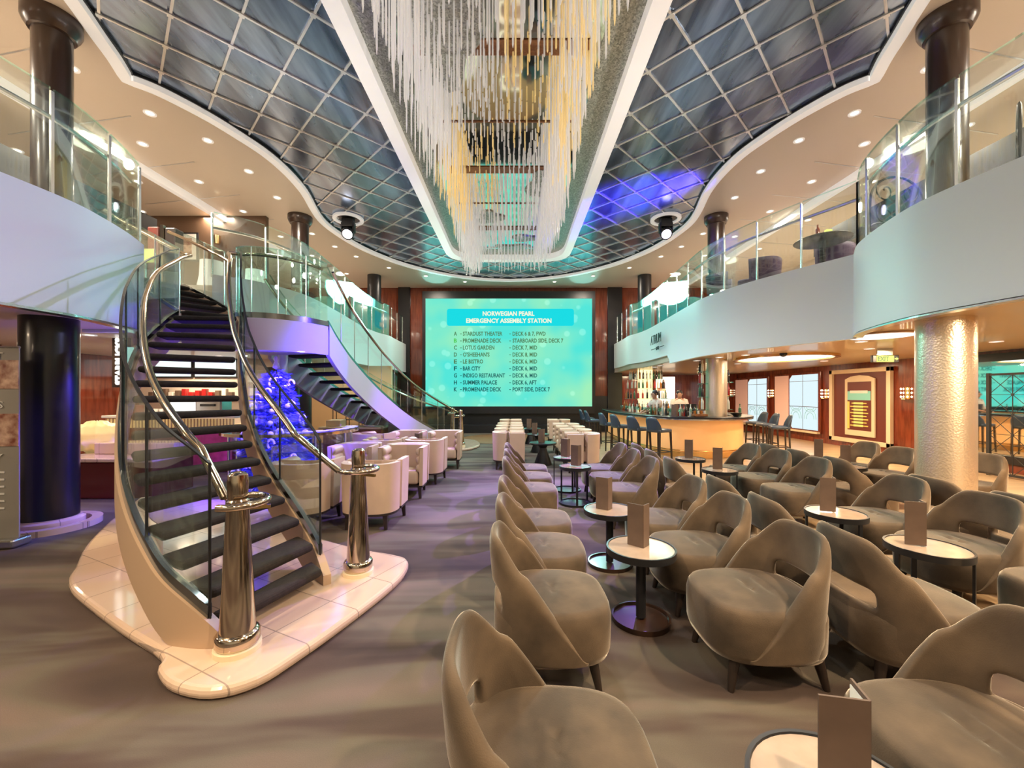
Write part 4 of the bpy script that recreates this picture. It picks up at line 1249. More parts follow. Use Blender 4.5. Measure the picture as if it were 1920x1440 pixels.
def shelf_tower(cx_, cy_, r0, radii, zs, a0, a1, nb, name_lab, where, group):
    t = thing('bottle_shelf', name_lab, 'shelf', (cx_, cy_, 0))
    for q, (z, r) in enumerate(zip(zs, radii)):
        n_ = 20
        P = [(r * math.cos(a0 + (a1 - a0) * k / n_), r * math.sin(a0 + (a1 - a0) * k / n_)) for k in range(n_ + 1)]
        Pi = [((r0 + .02) * math.cos(a0 + (a1 - a0) * k / n_), (r0 + .02) * math.sin(a0 + (a1 - a0) * k / n_)) for k in range(n_, -1, -1)]
        MB().prism(P + Pi, z - .02, z).build('shelf_board', 'glass_green', t)
        for k in range(nb):
            a = a0 + (a1 - a0) * (k + .5) / nb
            put_bottle(cx_ + (r - .06) * math.cos(a), cy_ + (r - .06) * math.sin(a), z + .001, rb.choice(['bottle_c', 'bottle_c', 'bottle_g', 'bottle_a', 'bottle_k', 'bottle_r']), where, group)
shelf_tower(4.97, 15.45, .27, [.86, .80, .74, .66], [1.02, 1.42, 1.80, 2.14], PI, 2 * PI, 15, 'rounded glass bottle shelves wrapping the glowing yellow column', 'on shelves round the glowing yellow column', 'bottles round the yellow column')
shelf_tower(5.15, 10.35, .25, [.44, .44, .44, .44], [1.20, 1.52, 1.86, 2.16], .62 * PI, 1.12 * PI, 3, 'stacked bottle shelves on the yellow-column side of the bar column', 'on the stool-side shelves of the slim bar column', 'bottles on the slim bar column, stool side')
shelf_tower(5.15, 10.35, .25, [.42, .42, .42], [1.20, 1.55, 1.90], -.02 * PI, .38 * PI, 2, 'stacked bottle shelves on the window side of the bar column', 'on the window-side shelves of the slim bar column', 'bottles on the slim bar column, window side')
# back bar cabinet with bottles on it
bb_ = thing('back_bar', 'low dark back bar cabinet behind the bartenders', 'cabinet', (4.9, 14.0, 0))
MB().box((0, 0, .45), (2.2, .5, .9)).build('body', 'darkwood', bb_, bevel=.01); MB().box((0, 0, .92), (2.3, .56, .04)).build('top', 'black_lacquer', bb_)
for k in range(9):
    MB().box((-1.0 + k * .25, -.255, .45), (.22, .02, .78)).build('door', 'wood', bb_)
for k in range(16):
    put_bottle(3.95 + k * .125, 13.92 + .1 * (k % 2), .941, rb.choice(['bottle_c', 'bottle_a', 'bottle_k', 'bottle_g']), 'on the low back bar behind the bartenders', 'bottles on the back bar')
# items on the counter
inr = open_off(bp, .36)
gl0 = MB().lathe([(.030, 0), (.030, .006), (.006, .012), (.006, .08), (.034, .12), (.038, .19), (.036, .19), (.030, .12)], n=12, cap=False).build('wine_glass', 'glass_green', None, smooth=True)
gu = False
for k in range(22):
    i = 6 + int(k * 1.0)
    if i >= len(inr) - 6: break
    x, y = inr[i]
    x += rb.uniform(-.08, .08) + .02; y += rb.uniform(-.05, .05)
    if k % 3 == 0:
        put_bottle(x + .12, y + .08, 1.031, rb.choice(['bottle_k', 'bottle_g', 'bottle_c', 'bottle_a']), 'standing on the bar worktop near the bartenders', 'bottles on the bar worktop', .8)
    o = gl0 if not gu else gl0.copy()
    if gu: COL.objects.link(o)
    gu = True
    o.location = (x - .06, y, 1.031); tag(o, 'small clear stemmed glass set out on the bar worktop', 'glass', 'glasses on the bar worktop')
put_bottle(5.75, 10.35, 1.031, 'bottle_g', 'standing alone at the window end of the bar top', 'bottle at the bar end')
def boxthing(name, lab, cat, c, d, m, parts=()):
    t = thing(name, lab, cat, c)
    MB().box((0, 0, d[2] / 2), d).build('body', m, t, bevel=min(d) * .08)
    for pn, pc, pd, pm in parts:
        MB().box(pc, pd).build(pn, pm, t, bevel=min(pd) * .1)
    return t
for k in range(14):
    i = 14 + k
    x, y = inr[i]
    put_bottle(x + .10, y + .03 * (k % 2), 1.031, rb.choice(['bottle_k', 'bottle_g', 'bottle_c', 'bottle_a', 'bottle_r']), 'in the row along the inner edge of the bar', 'bottles along the inner edge of the bar', .9)
boxthing('cash_register', 'dark bar till with tilted screen beside the front bartender', 'till', (5.05, 11.6, .981), (.3, .25, .1), 'black', (('screen', (0, .02, .22), (.30, .03, .2), 'black_lacquer'), ('neck', (0, .03, .12), (.06, .05, .1), 'steel')))
wb = thing('work_bench', 'steel bartender work bench inside the curved bar', 'counter', (5.2, 11.6, 0))
MB().box((0, 0, .96), (.9, .6, .04)).build('top', 'steel', wb)
for a in (-1, 1):
    for b in (-1, 1): MB().box((a * .4, b * .25, .47), (.04, .04, .94)).build('leg', 'steel', wb)
menu.put((3.98, 10.05, 1.031), -.3, 'brown menu card standing on the bar top before the front bartender', 'brown menu cards')
fr2 = thing('garnish_tray', 'wooden tray of garnish jars on the bar top', 'tray', (4.55, 9.97, 1.031))
MB().box((0, 0, .04), (.34, .16, .06)).build('tray', 'wood', fr2, bevel=.01)
for k in range(4): MB().cyl((-.12 + k * .08, 0, .07), (-.12 + k * .08, 0, .15), .03, n=12).build('jar', 'bottle_c' if k % 2 else 'bottle_a', fr2, smooth=True)
bu = thing('ice_bucket', 'dark bowl on the bar top by the slim column', 'bowl', (5.45, 9.98, 1.031))
MB().lathe([(.05, 0), (.06, .02), (.14, .09), (.15, .1), (.135, .1), (.05, .03), (0, .03)], n=20, cap=False).build('bowl', 'black', bu, smooth=True)
# roll-up banner behind the bartender
bn = thing('promo_banner', 'white promotional banner with blue picture behind the bartender', 'banner', (6.32, 17.0, 0))
MB().box((0, 0, 1.2), (.80, .03, 2.2)).build('panel', 'banner', bn, bevel=.01)
MB().box((.12, -.018, 1.95), (.5, .006, .30)).build('picture', 'banner_blue', bn); MB().box((-.18, -.018, 1.78), (.34, .006, .14)).build('picture', 'poster_photo', bn)
for k in range(3): MB().box((.05, -.018, 1.5 - k * .12), (.5, .006, .02)).build('text_line', 'banner_blue', bn)
MB().box((0, 0, .05), (.9, .2, .1)).build('foot', 'steel', bn)
# EXIT sign
ex = thing('exit_sign', 'illuminated yellow EXIT sign hanging under the low ceiling before the red wall', 'sign', (7.30, 8.0, 2.22))
MB().box((0, 0, .065), (.52, .06, .14)).build('casing', 'black', ex, bevel=.01)
MB().box((-.015, -.032, .065), (.34, .008, .125)).build('face', 'exit_yellow', ex)
mb = MB(); put_text(mb, 'EXIT', (-.165, -.038, .02), (1, 0, 0), (0, 0, 1), .125, .22, extrude=.002, bold=.003); mb.build('letters', 'exit_text', ex)
ar = MB(); ar.add([(.165, -.037, .05), (.20, -.037, .05), (.20, -.037, .03), (.245, -.037, .065), (.20, -.037, .10), (.20, -.037, .08), (.165, -.037, .08)], [tuple(range(7))]); ar.build('arrow', 'exit_yellow', ex)
MB().box((0, 0, .21), (.3, .03, .14)).build('hanger', 'steel', ex)
# recessed ceiling light panel and ceiling ornaments over the bar side
cl = thing('ceiling_light', 'large recessed glowing oval panel in the low ceiling before the windows', 'ceiling light', (6.55, 9.9, ZS - .013))
ov = [(1.0 * math.cos(a) , 1.15 * math.sin(a)) for a in [2 * PI * k / 40 for k in range(40)]]
MB().ribbon([(x, y, -.05, 0) for x, y in ov + ov[:1]], .10).build('rim', 'gold', cl, smooth=True)
MB().prism([(x * .93, y * .93) for x, y in ov], -.02, -.005).build('diffuser', 'lamp_panel', cl)
cl2 = thing('ceiling_light', 'small recessed pinkish ceiling dish beside the mosaic column top', 'ceiling light', (4.75, 5.75, ZS - .001))
cl2.location = (5.55, 6.15, ZS - .013)
MB().lathe([(.42, 0), (.47, 0), (.47, -.02), (.42, -.02)], n=32, cap=True).build('rim', 'tan', cl2, smooth=True)
MB().lathe([(0, -.024), (.40, -.024)], n=32, cap=False).build('diffuser', 'lamp_panel', cl2)
cd = thing('ceiling_camera', 'small round camera dome on the low ceiling above the bar end', 'camera', (5.9, 8.9, ZS))
MB().lathe([(.07, 0), (.075, -.03), (.06, -.07), (.03, -.09), (0.0, -.095)], n=16, cap=False).build('dome', 'black_lacquer', cd, smooth=True)
# ------------------------------------------------------------------ red wall: windows, sconces, framed deck plan, mirror
def window(nm, y0, y1, z0, z1, pink):
    t = thing(nm, f'tall bright window {nm[-1]} with pale curtain panel in the red wall', 'window', (RW, y1, z0)); t['kind'] = 'structure'
    W = y1 - y0
    MB().box((-.03, -W / 2, (z1 - z0) / 2), (.06, W + .16, z1 - z0 + .16)).build('window_frame', 'redwood', t, bevel=.02)
    MB().box((-.09, -W / 2, -.05), (.14, W + .1, .06)).build('sill', 'frame_cream', t)
    MB().box((-.07, -pink / 2, (z1 - z0) / 2), (.03, pink, z1 - z0)).build('curtain', 'pink', t)
    q = MB(); yy0, yy1 = -W + .02, -pink - .06
    c = .14; zt = z1 - z0
    P = [(yy0, .02), (yy1 - c, .02), (yy1, .02 + c), (yy1, zt - c), (yy1 - c, zt), (yy0, zt)]
    q.add([(-.075, a, b) for a, b in P], [tuple(range(6))]); q.build('pane', 'window_light', t)
    g = MB(); ym = (yy0 + yy1) / 2
    g.box((-.078, ym, zt / 2), (.012, .018, zt)); g.box((-.078, ym, zt * .42), (.012, yy1 - yy0, .018)); g.box((-.078, ym, zt * .88), (.012, yy1 - yy0, .014))
    g.build('mullion', 'steel', t)
    orn = MB()
    for k in range(2):
        cy_ = yy0 + (yy1 - yy0) * (.25 + .5 * k)
        for rr_ in (.22, .34):
            orn.tube([(-.08, cy_ + rr_ * math.cos(a) * .8, zt * .2 + rr_ * math.sin(a)) for a in [PI * j / 12 for j in range(13)]], .007, 5)
            orn.tube([(-.08, cy_ + rr_ * math.cos(a) * .8, zt * .42 - rr_ * math.sin(a) * .5) for a in [PI * j / 12 for j in range(13)]], .006, 5)
    orn.build('ornament', 'plan_teal', t)
window('window_1', 15.95, 18.2, .36, 2.2, .9)
window('window_2', 13.25, 15.45, .36, 2.25, .75)
def sconce(y, z, lab):
    t = thing('wall_sconce', lab, 'wall lamp', (RW, y, z))
    MB().box((-.02, 0, 0), (.04, .12, .3)).build('back_plate', 'gold', t, bevel=.01)
    for k in range(5):
        for j in range(3):
            a = -PI / 2 + PI * (k + .5) / 5
            x, yy_ = -.04 - .10 * math.cos(a), .15 * math.sin(a)
            MB().lathe([(0.0, -.03), (.02, 0), (0.0, .03)], (x, yy_, .10 - .10 * j), 6, cap=False).build('crystal', 'lamp_warm', t)
    MB().lathe([(.13, -.01), (.15, 0), (.13, .01)], (-.02, 0, -.16), 20).build('rim', 'gold', t)
sconce(18.75, 1.65, 'glowing crystal wall sconce nearest the bar column, beyond the far window')
sconce(15.72, 1.62, 'glowing crystal wall sconce between the two windows')
sconce(12.98, 1.60, 'glowing crystal wall sconce between window and framed deck plan')
sconce(10.28, 1.62, 'glowing crystal wall sconce between the deck plan and the mosaic column')
dp = thing('deck_plan_frame', 'large cream framed ship deck plan recessed in the red wall', 'framed plan', (RW, 11.72, .22))
def wy(c, d, m, nm, par=dp, bv=.008): return MB().box(c, d).build(nm, m, par, bevel=bv)
wy((-.02, 0, 1.02), (.04, 1.95, 2.04), 'plan_brown', 'backing')
for c, d in (((-.06, .98, 1.02), (.10, .12, 2.16)), ((-.06, -.98, 1.02), (.10, .12, 2.16)), ((-.06, 0, 2.04), (.10, 2.08, .12)), ((-.06, 0, 0), (.10, 2.08, .12))): wy(c, d, 'frame_cream', 'frame')
P = [(-.50, .16), (.50, .16), (.50, 1.80), (.3, 1.88), (0, 1.91), (-.3, 1.88), (-.50, 1.80)]
pb = MB(); vs = [(-.05, a - .05, b) for a, b in P] + [(-.085, a - .05, b) for a, b in P]
k7 = len(P); pb.add(vs, [tuple(range(k7)), tuple(range(2 * k7 - 1, k7 - 1, -1))] + [(i, (i + 1) % k7, k7 + (i + 1) % k7, k7 + i) for i in range(k7)])
pb.build('plan_board', 'frame_cream', dp)
wy((-.088, -.05, 1.02), (.012, .80, 1.40), 'plan_brown', 'plan_sheet')
wy((-.096, -.05, 1.32), (.008, .78, .26), 'plan_teal', 'ship_picture'); wy((-.10, -.05, 1.43), (.008, .6, .08), 'paper', 'ship_picture')
wy((-.096, .31, .75), (.008, .08, .80), 'plan_yellow', 'plan_strip')
for k in range(8): wy((-.097, -.06, 1.10 - k * .092), (.008, .60 if k % 2 else .5, .030), 'plan_yellow', 'deck_strip', bv=.002); wy((-.102, -.04, 1.10 - k * .092), (.008, .32, .06), 'plan_lime', 'deck_strip', bv=.002)
mi_ = thing('wall_mirror', 'wide wall mirror reflecting the aqua screen beyond the mosaic column', 'mirror', (RW, 6.6, .32))
MB().box((-.02, 0, .98), (.04, 4.4, 1.96)).build('mirror_glass', 'mirror', mi_)
for c, d in (((-.04, 0, 2.03), (.08, 4.5, .16)), ((-.04, 2.24, 1.0), (.08, .08, 2.1)), ((-.04, -2.24, 1.0), (.08, .08, 2.1)), ((-.04, 0, -.06), (.1, 4.5, .16))): MB().box(c, d).build('frame', 'black', mi_)
ls = thing('lattice_screen', 'dark metal lattice screen with star pattern before the mirror', 'screen', (9.30, 7.95, 0))
for k in range(2): MB().box((0, -k * 1.9, 1.0), (.05, .05, 2.0)).build('post', 'iron', ls)
lt = MB()
lt.box((0, -.95, 1.97), (.04, 1.9, .04)); lt.box((0, -.95, .06), (.04, 1.9, .04))
cw, chh = .38, .38
for i in range(5):
    for j in range(5):
        y0, z0 = -i * cw, .06 + j * chh
        if i: lt.cyl((0, y0, z0), (0, y0, z0 + chh), .007, n=4)
        if j: lt.cyl((0, y0, z0), (0, y0 - cw, z0), .007, n=4)
        lt.cyl((0, y0, z0), (0, y0 - cw, z0 + chh), .006, n=4); lt.cyl((0, y0 - cw, z0), (0, y0, z0 + chh), .006, n=4)
        lt.box((0, y0, z0), (.02, .035, .035))
lt.build('lattice', 'iron', ls)
struct('baseboard_right', MB().box((RW - .02, 7.2, .08), (.04, 24, .16)), 'redwood')

# ------------------------------------------------------------------ coffee counter and fittings under the staircase balcony
struct('wall_cafe', MB().box((-8.3, 10.6, 1.25), (4.1, .16, 2.5)), 'cream')
struct('wall_cafe_panel', MB().box((-9.8, 9.0, 1.25), (.14, 3.0, 2.5)).box((-9.9, 7.4, 1.25), (.9, .14, 2.5)), 'redwood')
struct('wall_stage_side', MB().box((-5.3, 13.2, 1.25), (2.6, .14, 2.5)), 'orange_wall')
for k, x in enumerate((-8.88, -7.72)):
    t = thing('menu_screen', ('lit white menu screen on the coffee counter wall farther from the tree', 'lit white menu screen on the coffee counter wall closer to the tree')[k], 'screen', (x, 10.485, 2.02))
    MB().box((0, 0, .24), (1.12, .05, .50)).build('bezel', 'black', t); MB().box((0, -.03, .24), (1.05, .01, .43)).build('display', 'menu_screen', t)
cc = thing('coffee_counter', 'long coffee counter with glowing ribbed band seen through the stair treads', 'counter', (-7.0, 8.6, 0))
MB().box((0, 0, .45), (2.6, .7, .9)).build('body', 'plan_brown', cc, bevel=.02)
MB().box((0, -.02, 1.13), (2.7, .8, .05)).build('top', 'white_ceramic', cc, bevel=.01)
MB().box((0, -.36, 1.0), (2.6, .02, .18)).build('light_band', 'globe', cc)
rbm = MB()
for k in range(40): rbm.box((-1.28 + k * .066, -.38, 1.0), (.012, .02, .18))
rbm.build('ribs', 'tan', cc)
for k in range(3): MB().box((-.85 + k * .85, -.36, .45), (.8, .02, .8)).build('front_panel', 'marble_red' if k == 2 else 'plan_brown', cc)
def cup(x, y, z, m, lab):
    o = MB().lathe([(.030, 0), (.045, .11), (.047, .115), (.040, .112), (.028, .01), (0, .01)], (0, 0, 0), 14, cap=False).build('paper_cup', m, None, smooth=True)
    o.location = (x, y, z); tag(o, lab, 'cup', 'cups on the coffee counter')
for k in range(7): cup(-7.75 + k * .16, 8.75 - .05 * (k % 2), 1.156, 'white_ceramic', 'white cup on the coffee counter behind the stair treads')
boxthing('coffee_machine', 'steel coffee machine on the coffee counter', 'coffee machine', (-6.45, 8.7, 1.156), (.55, .35, .34), 'steel', (('tray', (0, -.2, .06), (.5, .1, .03), 'black'), ('spout', (0, -.18, .2), (.3, .05, .05), 'black')))
boxthing('pastry_case', 'small glowing pastry case on the coffee counter', 'display case', (-7.1, 8.72, 1.156), (.5, .3, .26), 'lamp_panel', (('lid', (0, 0, .27), (.52, .32, .02), 'steel'),))
boxthing('card_terminal', 'dark till on the coffee counter end by the stair glass', 'till', (-8.05, 8.6, 1.156), (.22, .2, .2), 'plan_brown', (('screen', (0, -.11, .13), (.18, .02, .12), 'black_lacquer'),))
bs = thing('back_shelf', 'cream shelf of jars and red packets on the coffee counter wall', 'shelf', (-8.2, 10.4, 1.5))
MB().box((0, 0, 0), (2.6, .22, .04)).build('shelf_board', 'frame_cream', bs)
for k in range(14):
    tag(MB().box((-9.3 + k * .17, 10.4, 1.521 + .06 + .02 * (k % 3)), (.11, .11, .12 + .04 * (k % 3))).build('packet', 'bottle_r' if 5 <= k <= 9 else ('paper' if k % 2 else 'menu'), None, bevel=.008),
        ('red packet on the coffee wall shelf' if 5 <= k <= 9 else ('white packet on the coffee wall shelf' if k % 2 else 'brown packet on the coffee wall shelf')), 'packet', 'packets on the coffee shelf')
vs_ = thing('vertical_sign', 'vertical lit lettered sign with mint strip beside the stair glass', 'sign', (-5.72, 5.98, 1.62))
vs_.location = (-6.38, 6.55, 1.72)
MB().box((.0, .03, .40), (.26, .05, .84)).build('board', 'darkwood', vs_)
mb = MB(); put_text(mb, 'STARBUCKS', (.045, -.01, .02), (0, 0, 1), (-1, 0, 0), .145, .76, extrude=.008, bold=.007); mb.build('letters', 'sign_letters', vs_)
MB().box((.17, 0, .32), (.09, .03, .62)).build('light_strip', 'sign_green', vs_)
rc = thing('oxblood_counter', 'dark red glossy counter with pale top behind the thick black column', 'counter', (-6.25, 6.55, 0))
MB().box((0, 0, .28), (1.5, .8, .56)).build('body', 'red_counter', rc, bevel=.02); MB().box((0, 0, .59), (1.6, .9, .06)).build('top', 'marble', rc, bevel=.015)
MB().box((.1, .2, .71), (1.3, .4, .18)).build('ledge', 'marble', rc, bevel=.015)
gl = thing('globe_lamp', 'glowing golden scalloped globe lamp behind the thick black column', 'lamp', (-7.16, 6.95, 0))
MB().cyl((0, 0, 0), (0, 0, .9), .03, n=12).build('stem', 'gold', gl); MB().lathe([(.16, 0), (.16, .03), (.03, .05)], n=20).build('base', 'gold', gl)
g2 = MB(); vs = []; fs = []; nu_, nv_ = 36, 18
for j in range(nv_ + 1):
    v = PI * j / nv_
    for i in range(nu_):
        u = 2 * PI * i / nu_
        q = .34 + .05 * abs(math.sin(u * 6)) * abs(math.sin(v * 6))
        vs.append((q * math.sin(v) * math.cos(u), q * math.sin(v) * math.sin(u), .86 + .27 * (q / .36) * math.cos(v)))
for j in range(nv_):
    for i in range(nu_): fs.append((j * nu_ + i, j * nu_ + (i + 1) % nu_, (j + 1) * nu_ + (i + 1) % nu_, (j + 1) * nu_ + i))
g2.add(vs, fs); g2.build('shade', 'globe', gl, smooth='all')
wp = thing('white_panel', 'narrow white lit display panel behind the golden globe lamp', 'panel', (-7.98, 7.05, 0)); MB().box((0, 0, 1.0), (.5, .06, 2.0)).build('panel', 'banner', wp); MB().box((0, 0, .03), (.6, .2, .06)).build('foot', 'steel', wp)
# roll-up poster stand at the picture edge
po_ = thing('poster_stand', 'grey roll-up poster with food photographs at the picture edge beside the black column', 'poster stand', (-5.62, 4.20, 0), .12)
MB().box((.0, 0, .05), (.92, .2, .09)).build('foot', 'steel', po_, bevel=.02)
MB().box((0, 0, 1.08), (.86, .012, 2.0)).build('banner_sheet', 'poster_grey', po_)
MB().box((0, -.008, 1.80), (.86, .008, .30)).build('photo', 'poster_photo', po_); MB().box((0, -.008, 1.22), (.86, .008, .34)).build('photo', 'poster_photo', po_)
for s_, z, sz_ in (('SET', 2.0, .10), ('GES', 1.49, .10), ('AY', .93, .12)):
    mb = MB(); put_text(mb, s_, (.09, -.012, z - .04), (1, 0, 0), (0, 0, 1), sz_, .2, extrude=.002); mb.build('lettering', 'paper', po_)
for k in range(6): MB().box((.2, -.009, .78 - k * .075), (.2, .004, .02)).build('text_line', 'paper', po_)
MB().cyl((-.43, 0, 2.085), (.43, 0, 2.085), .014, n=8).build('top_rail', 'steel', po_)

# ------------------------------------------------------------------ frosted tree within its round glass counter
TX, TY = -3.78, 6.42
tree = thing('christmas_tree', 'decorated Christmas tree glowing deep blue behind the stair rail', 'tree', (TX, TY, 0))
MB().cyl((0, 0, 0), (0, 0, 1.95), .06, .01, 10).build('trunk', 'darkwood', tree)
MB().lathe([(.35, .03), (.35, .07), (.1, .12)], n=24).build('base', 'glitter_cloth', tree, smooth=True)
fo = MB(); rt = random.Random(5)
for k in range(5200):
    z = .18 + 1.85 * (1 - (1 - rt.random()) ** .62) * .98
    R = .64 * (1 - (z - .15) / 1.95) ** .8 * (.8 + .2 * abs(math.sin(z * 9)))
    a = rt.uniform(0, 2 * PI); r = R * rt.uniform(.55, 1.0)
    L = rt.uniform(.09, .17); w_ = .012
    p = Vector((r * math.cos(a), r * math.sin(a), z))
    d = Vector((math.cos(a + rt.uniform(-.9, .9)), math.sin(a + rt.uniform(-.9, .9)), rt.uniform(-.5, .35))).normalized()
    s_ = d.cross(Vector((rt.uniform(-1, 1), rt.uniform(-1, 1), rt.uniform(-1, 1)))).normalized() * w_
    fo.add([p - s_, p + s_, p + d * L], [(0, 1, 2)])
stuff(fo.build('foliage', 'needles', tree))
for k in range(64):
    z = .30 + 1.6 * rt.random()
    R = .64 * (1 - (z - .15) / 1.95) ** .8 * .98
    a = rt.uniform(PI * .85, PI * 2.15)
    MB().lathe([(0.0, -.04), (.028, -.028), (.04, 0), (.028, .028), (0.0, .04)], (R * math.cos(a), R * math.sin(a), z), 10, cap=False).build('bauble', 'bauble' if k % 2 else 'bauble_w', tree, smooth='all')
for k in range(14):
    z = .5 + 1.45 * rt.random(); R = .64 * (1 - (z - .15) / 1.95) ** .8 + .05; a = rt.uniform(PI * 1.1, PI * 2.2)
    mb = MB(); q = Vector((R * math.cos(a), R * math.sin(a), z))
    mb.tube([q + Vector((.05 * math.cos(b) , 0, .07 * math.sin(b))) for b in [2 * PI * j / 12 for j in range(9)]], .016, 6)
    mb.build('ribbon', 'bauble_w', tree, smooth='all')
mb = MB(); mb.lathe([(0.0, 0), (.05, .03), (.035, .10), (.02, .13), (.04, .17), (.03, .20), (0.0, .22)], (0, 0, 1.98), 12, cap=False); mb.build('topper', 'bauble_w', tree, smooth='all')
sc_ = stuff(MB().lathe([(0.0, .03), (.60, .03), (.68, .012), (.68, 0)], (TX, TY, 0), 40, cap=False).build('snow_cloth', 'glitter_cloth', None, smooth=True)); tag(sc_, 'glittering white snow cloth spread under the blue tree', 'cloth')
rd = thing('round_display_counter', 'curved glass-edged display counter around the blue tree', 'counter', (-3.80, 6.98, 0))
arc = [(.93 * math.cos(a), .93 * math.sin(a)) for a in [PI * 1.15 + PI * 1.02 * k / 30 for k in range(31)]]
MB().ribbon([(x, y, .96, .99) for x, y in arc], .20).build('glass_top', 'glass_green', rd, smooth=True)
MB().ribbon([(x, y, .95, .995) for x, y in [(x * 1.12, y * 1.12) for x, y in arc]], .02).build('edge', 'chrome', rd, smooth=True)
MB().ribbon([(x, y, .05, .96) for x, y in [(x * .98, y * .98) for x, y in arc]], .02).build('glass_front', 'glass', rd, smooth=True)
for k in range(0, 31, 6): MB().cyl((arc[k][0], arc[k][1], 0), (arc[k][0], arc[k][1], .96), .018, n=8).build('leg', 'steel', rd)
for k in range(8):
    x, y = arc[15 + 2 * k]
    o = MB().lathe([(.04, 0), (.10, .012), (.11, .02), (.10, .02), (.03, .008), (0, .008)], (0, 0, 0), 20, cap=False).build('plate', 'white_ceramic', None, smooth=True)
    o.location = (-3.80 + x, 6.98 + y, .991); tag(o, 'white plate on the curved glass counter beside the tree', 'plate', 'plates on the curved glass counter')
# reception desk and furniture under the second stair
rdk = thing('reception_desk', 'walnut reception desk with pale top under the far stair', 'desk', (-3.9, 10.0, 0))
MB().box((0, 0, .37), (1.4, .55, .74)).build('body', 'wood', rdk, bevel=.01); MB().box((-.05, 0, .77), (1.5, .62, .05)).build('top', 'frame_cream', rdk, bevel=.01)
MB().box((-.55, .1, .87), (.35, .35, .15)).build('raised_box', 'frame_cream', rdk, bevel=.01)
def small_shelf(x, y, lab):
    t = thing('wire_shelf', lab, 'shelf', (x, y, 0))
    for a in (-.4, 0, .4):
        for b in (-.12, .12): MB().box((a, b, .62), (.02, .02, 1.24)).build('leg', 'iron', t)
    for z in (.4, .8, 1.22): MB().box((0, 0, z), (.84, .28, .02)).build('shelf_board', 'iron', t)
    return t
small_shelf(-5.15, 12.5, 'black wire shelf against the sand coloured wall under the far stair')
for k in range(4):
    o = boxthing('basket', 'dark square basket on the black wire shelf' , 'basket', (-5.42 + k * .19, 12.5, 1.232), (.14, .14, .22), 'menu'); o['group'] = 'baskets on the wire shelf'
tag(MB().box((-5.25, 9.2, 1.1), (.7, .12, 2.2)).build('dark_partition', 'black', None, bevel=.01), 'dark tall partition behind the tree under the far stair', 'partition')
lmp = thing('table_lamp', 'pale shaded table lamp glowing behind the tree', 'lamp', (-6.6, 9.75, 0))
boxthing('lamp_table', 'small sand coloured cabinet carrying the table lamp', 'cabinet', (-6.3, 9.75, 0), (.6, .4, .85), 'orange_wall', (('top', (0, 0, .87), (.66, .46, .04), 'frame_cream'),))
lmp.location = (-6.3, 9.75, .892)
MB().lathe([(.1, 0), (.1, .02), (.03, .05), (.03, .3)], n=16).build('base', 'gold', lmp); MB().lathe([(.2, .28), (.13, .62)], n=20, cap=False).build('lamp_shade', 'globe', lmp, smooth=True)
# ------------------------------------------------------------------ upper deck furniture
def make_lounge():
    t = thing('lounge_chair', '', 'chair')
    def sk(r):
        def f(i, j):
            a = PI + (-1 + 2 * i / 18) * 1.75; c, s = sel(a, 2.6); v = j / 5
            return (c * r * (1 + .1 * v), s * r * (1 + .1 * v), .30 + .48 * v)
        return f
    MB().shell(sk(.36), sk(.29), 18, 5).build('backrest', 'purple', t, smooth='all')
    MB().box((.04, 0, .36), (.6, .54, .16)).build('seat', 'purple', t, bevel=.05, smooth='all', seg=3)
    for a in (-.25, .25):
        for b in (-.25, .25): MB().cyl((a, b, .3), (a * 1.1, b * 1.1, 0), .018, n=8).build('leg', 'steel', t)
    return t
lou = Stamp(make_lounge())
for x, y, rz, lab in ((5.0, 8.3, 2.4, 'aubergine lounge chair behind the glass rail beside the round black table'),
                      (4.80, 9.25, -.6, 'aubergine lounge chair behind the bar-side rail, showing its open back'),
                      (5.7, 9.95, 3.6, 'aubergine lounge chair deeper on the bar-side balcony'),
                      (5.0, 11.6, 1.5, 'aubergine lounge chair behind the rail near the upper column over the bar'),
                      (5.75, 6.25, 2.8, 'aubergine lounge chair behind the corner of the two bar-side railings')):
    lou.put((x, y, ZD), rz, lab, 'lounge chairs on the upper deck')
for x, y, rz, lab in ((4.85, 12.6, .4, 'aubergine lounge chair behind the rail past the upper column over the bar'),
                      (5.55, 12.2, 2.6, 'aubergine lounge chair set back behind the rail past the upper column'),
                      (5.85, 7.55, 2.2, 'aubergine lounge chair set back from the round black table')):
    lou.put((x, y, ZD), rz, lab, 'lounge chairs on the upper deck')
sf = thing('lounge_sofa', 'long aubergine sofa on the upper deck behind the bar-side rail', 'sofa', (6.65, 8.9, ZD), PI / 2 + .1)
MB().box((0, 0, .28), (1.9, .8, .36)).build('seat', 'purple', sf, bevel=.06, smooth='all', seg=3)
MB().box((0, -.36, .62), (1.9, .16, .62)).build('backrest', 'purple', sf, bevel=.06, smooth='all', seg=3)
for a_ in (-.92, .92): MB().box((a_, 0, .42), (.16, .8, .5)).build('armrest', 'purple', sf, bevel=.05, smooth='all', seg=3)
ut = thing('round_table', 'black round table on the upper deck behind the bar-side rail', 'table', (5.30, 6.98, ZD))
MB().lathe([(.0, .72), (.40, .72), (.42, .735), (.40, .75), (0, .75)], n=36, cap=False).build('tabletop', 'black', ut, smooth=True)
MB().cyl((0, 0, .02), (0, 0, .72), .045, n=16).build('pole', 'black', ut, smooth=True); MB().lathe([(.24, 0), (.24, .02), (.05, .04)], n=28).build('base', 'black', ut)
tag(MB().lathe([(.03, 0), (.03, .12), (.012, .16), (.014, .2)], (5.12, 6.85, ZD + .751), 12).build('sauce_bottle', 'bottle_r', None, smooth=True), 'small red sauce bottle on the black upper-deck table', 'bottle')
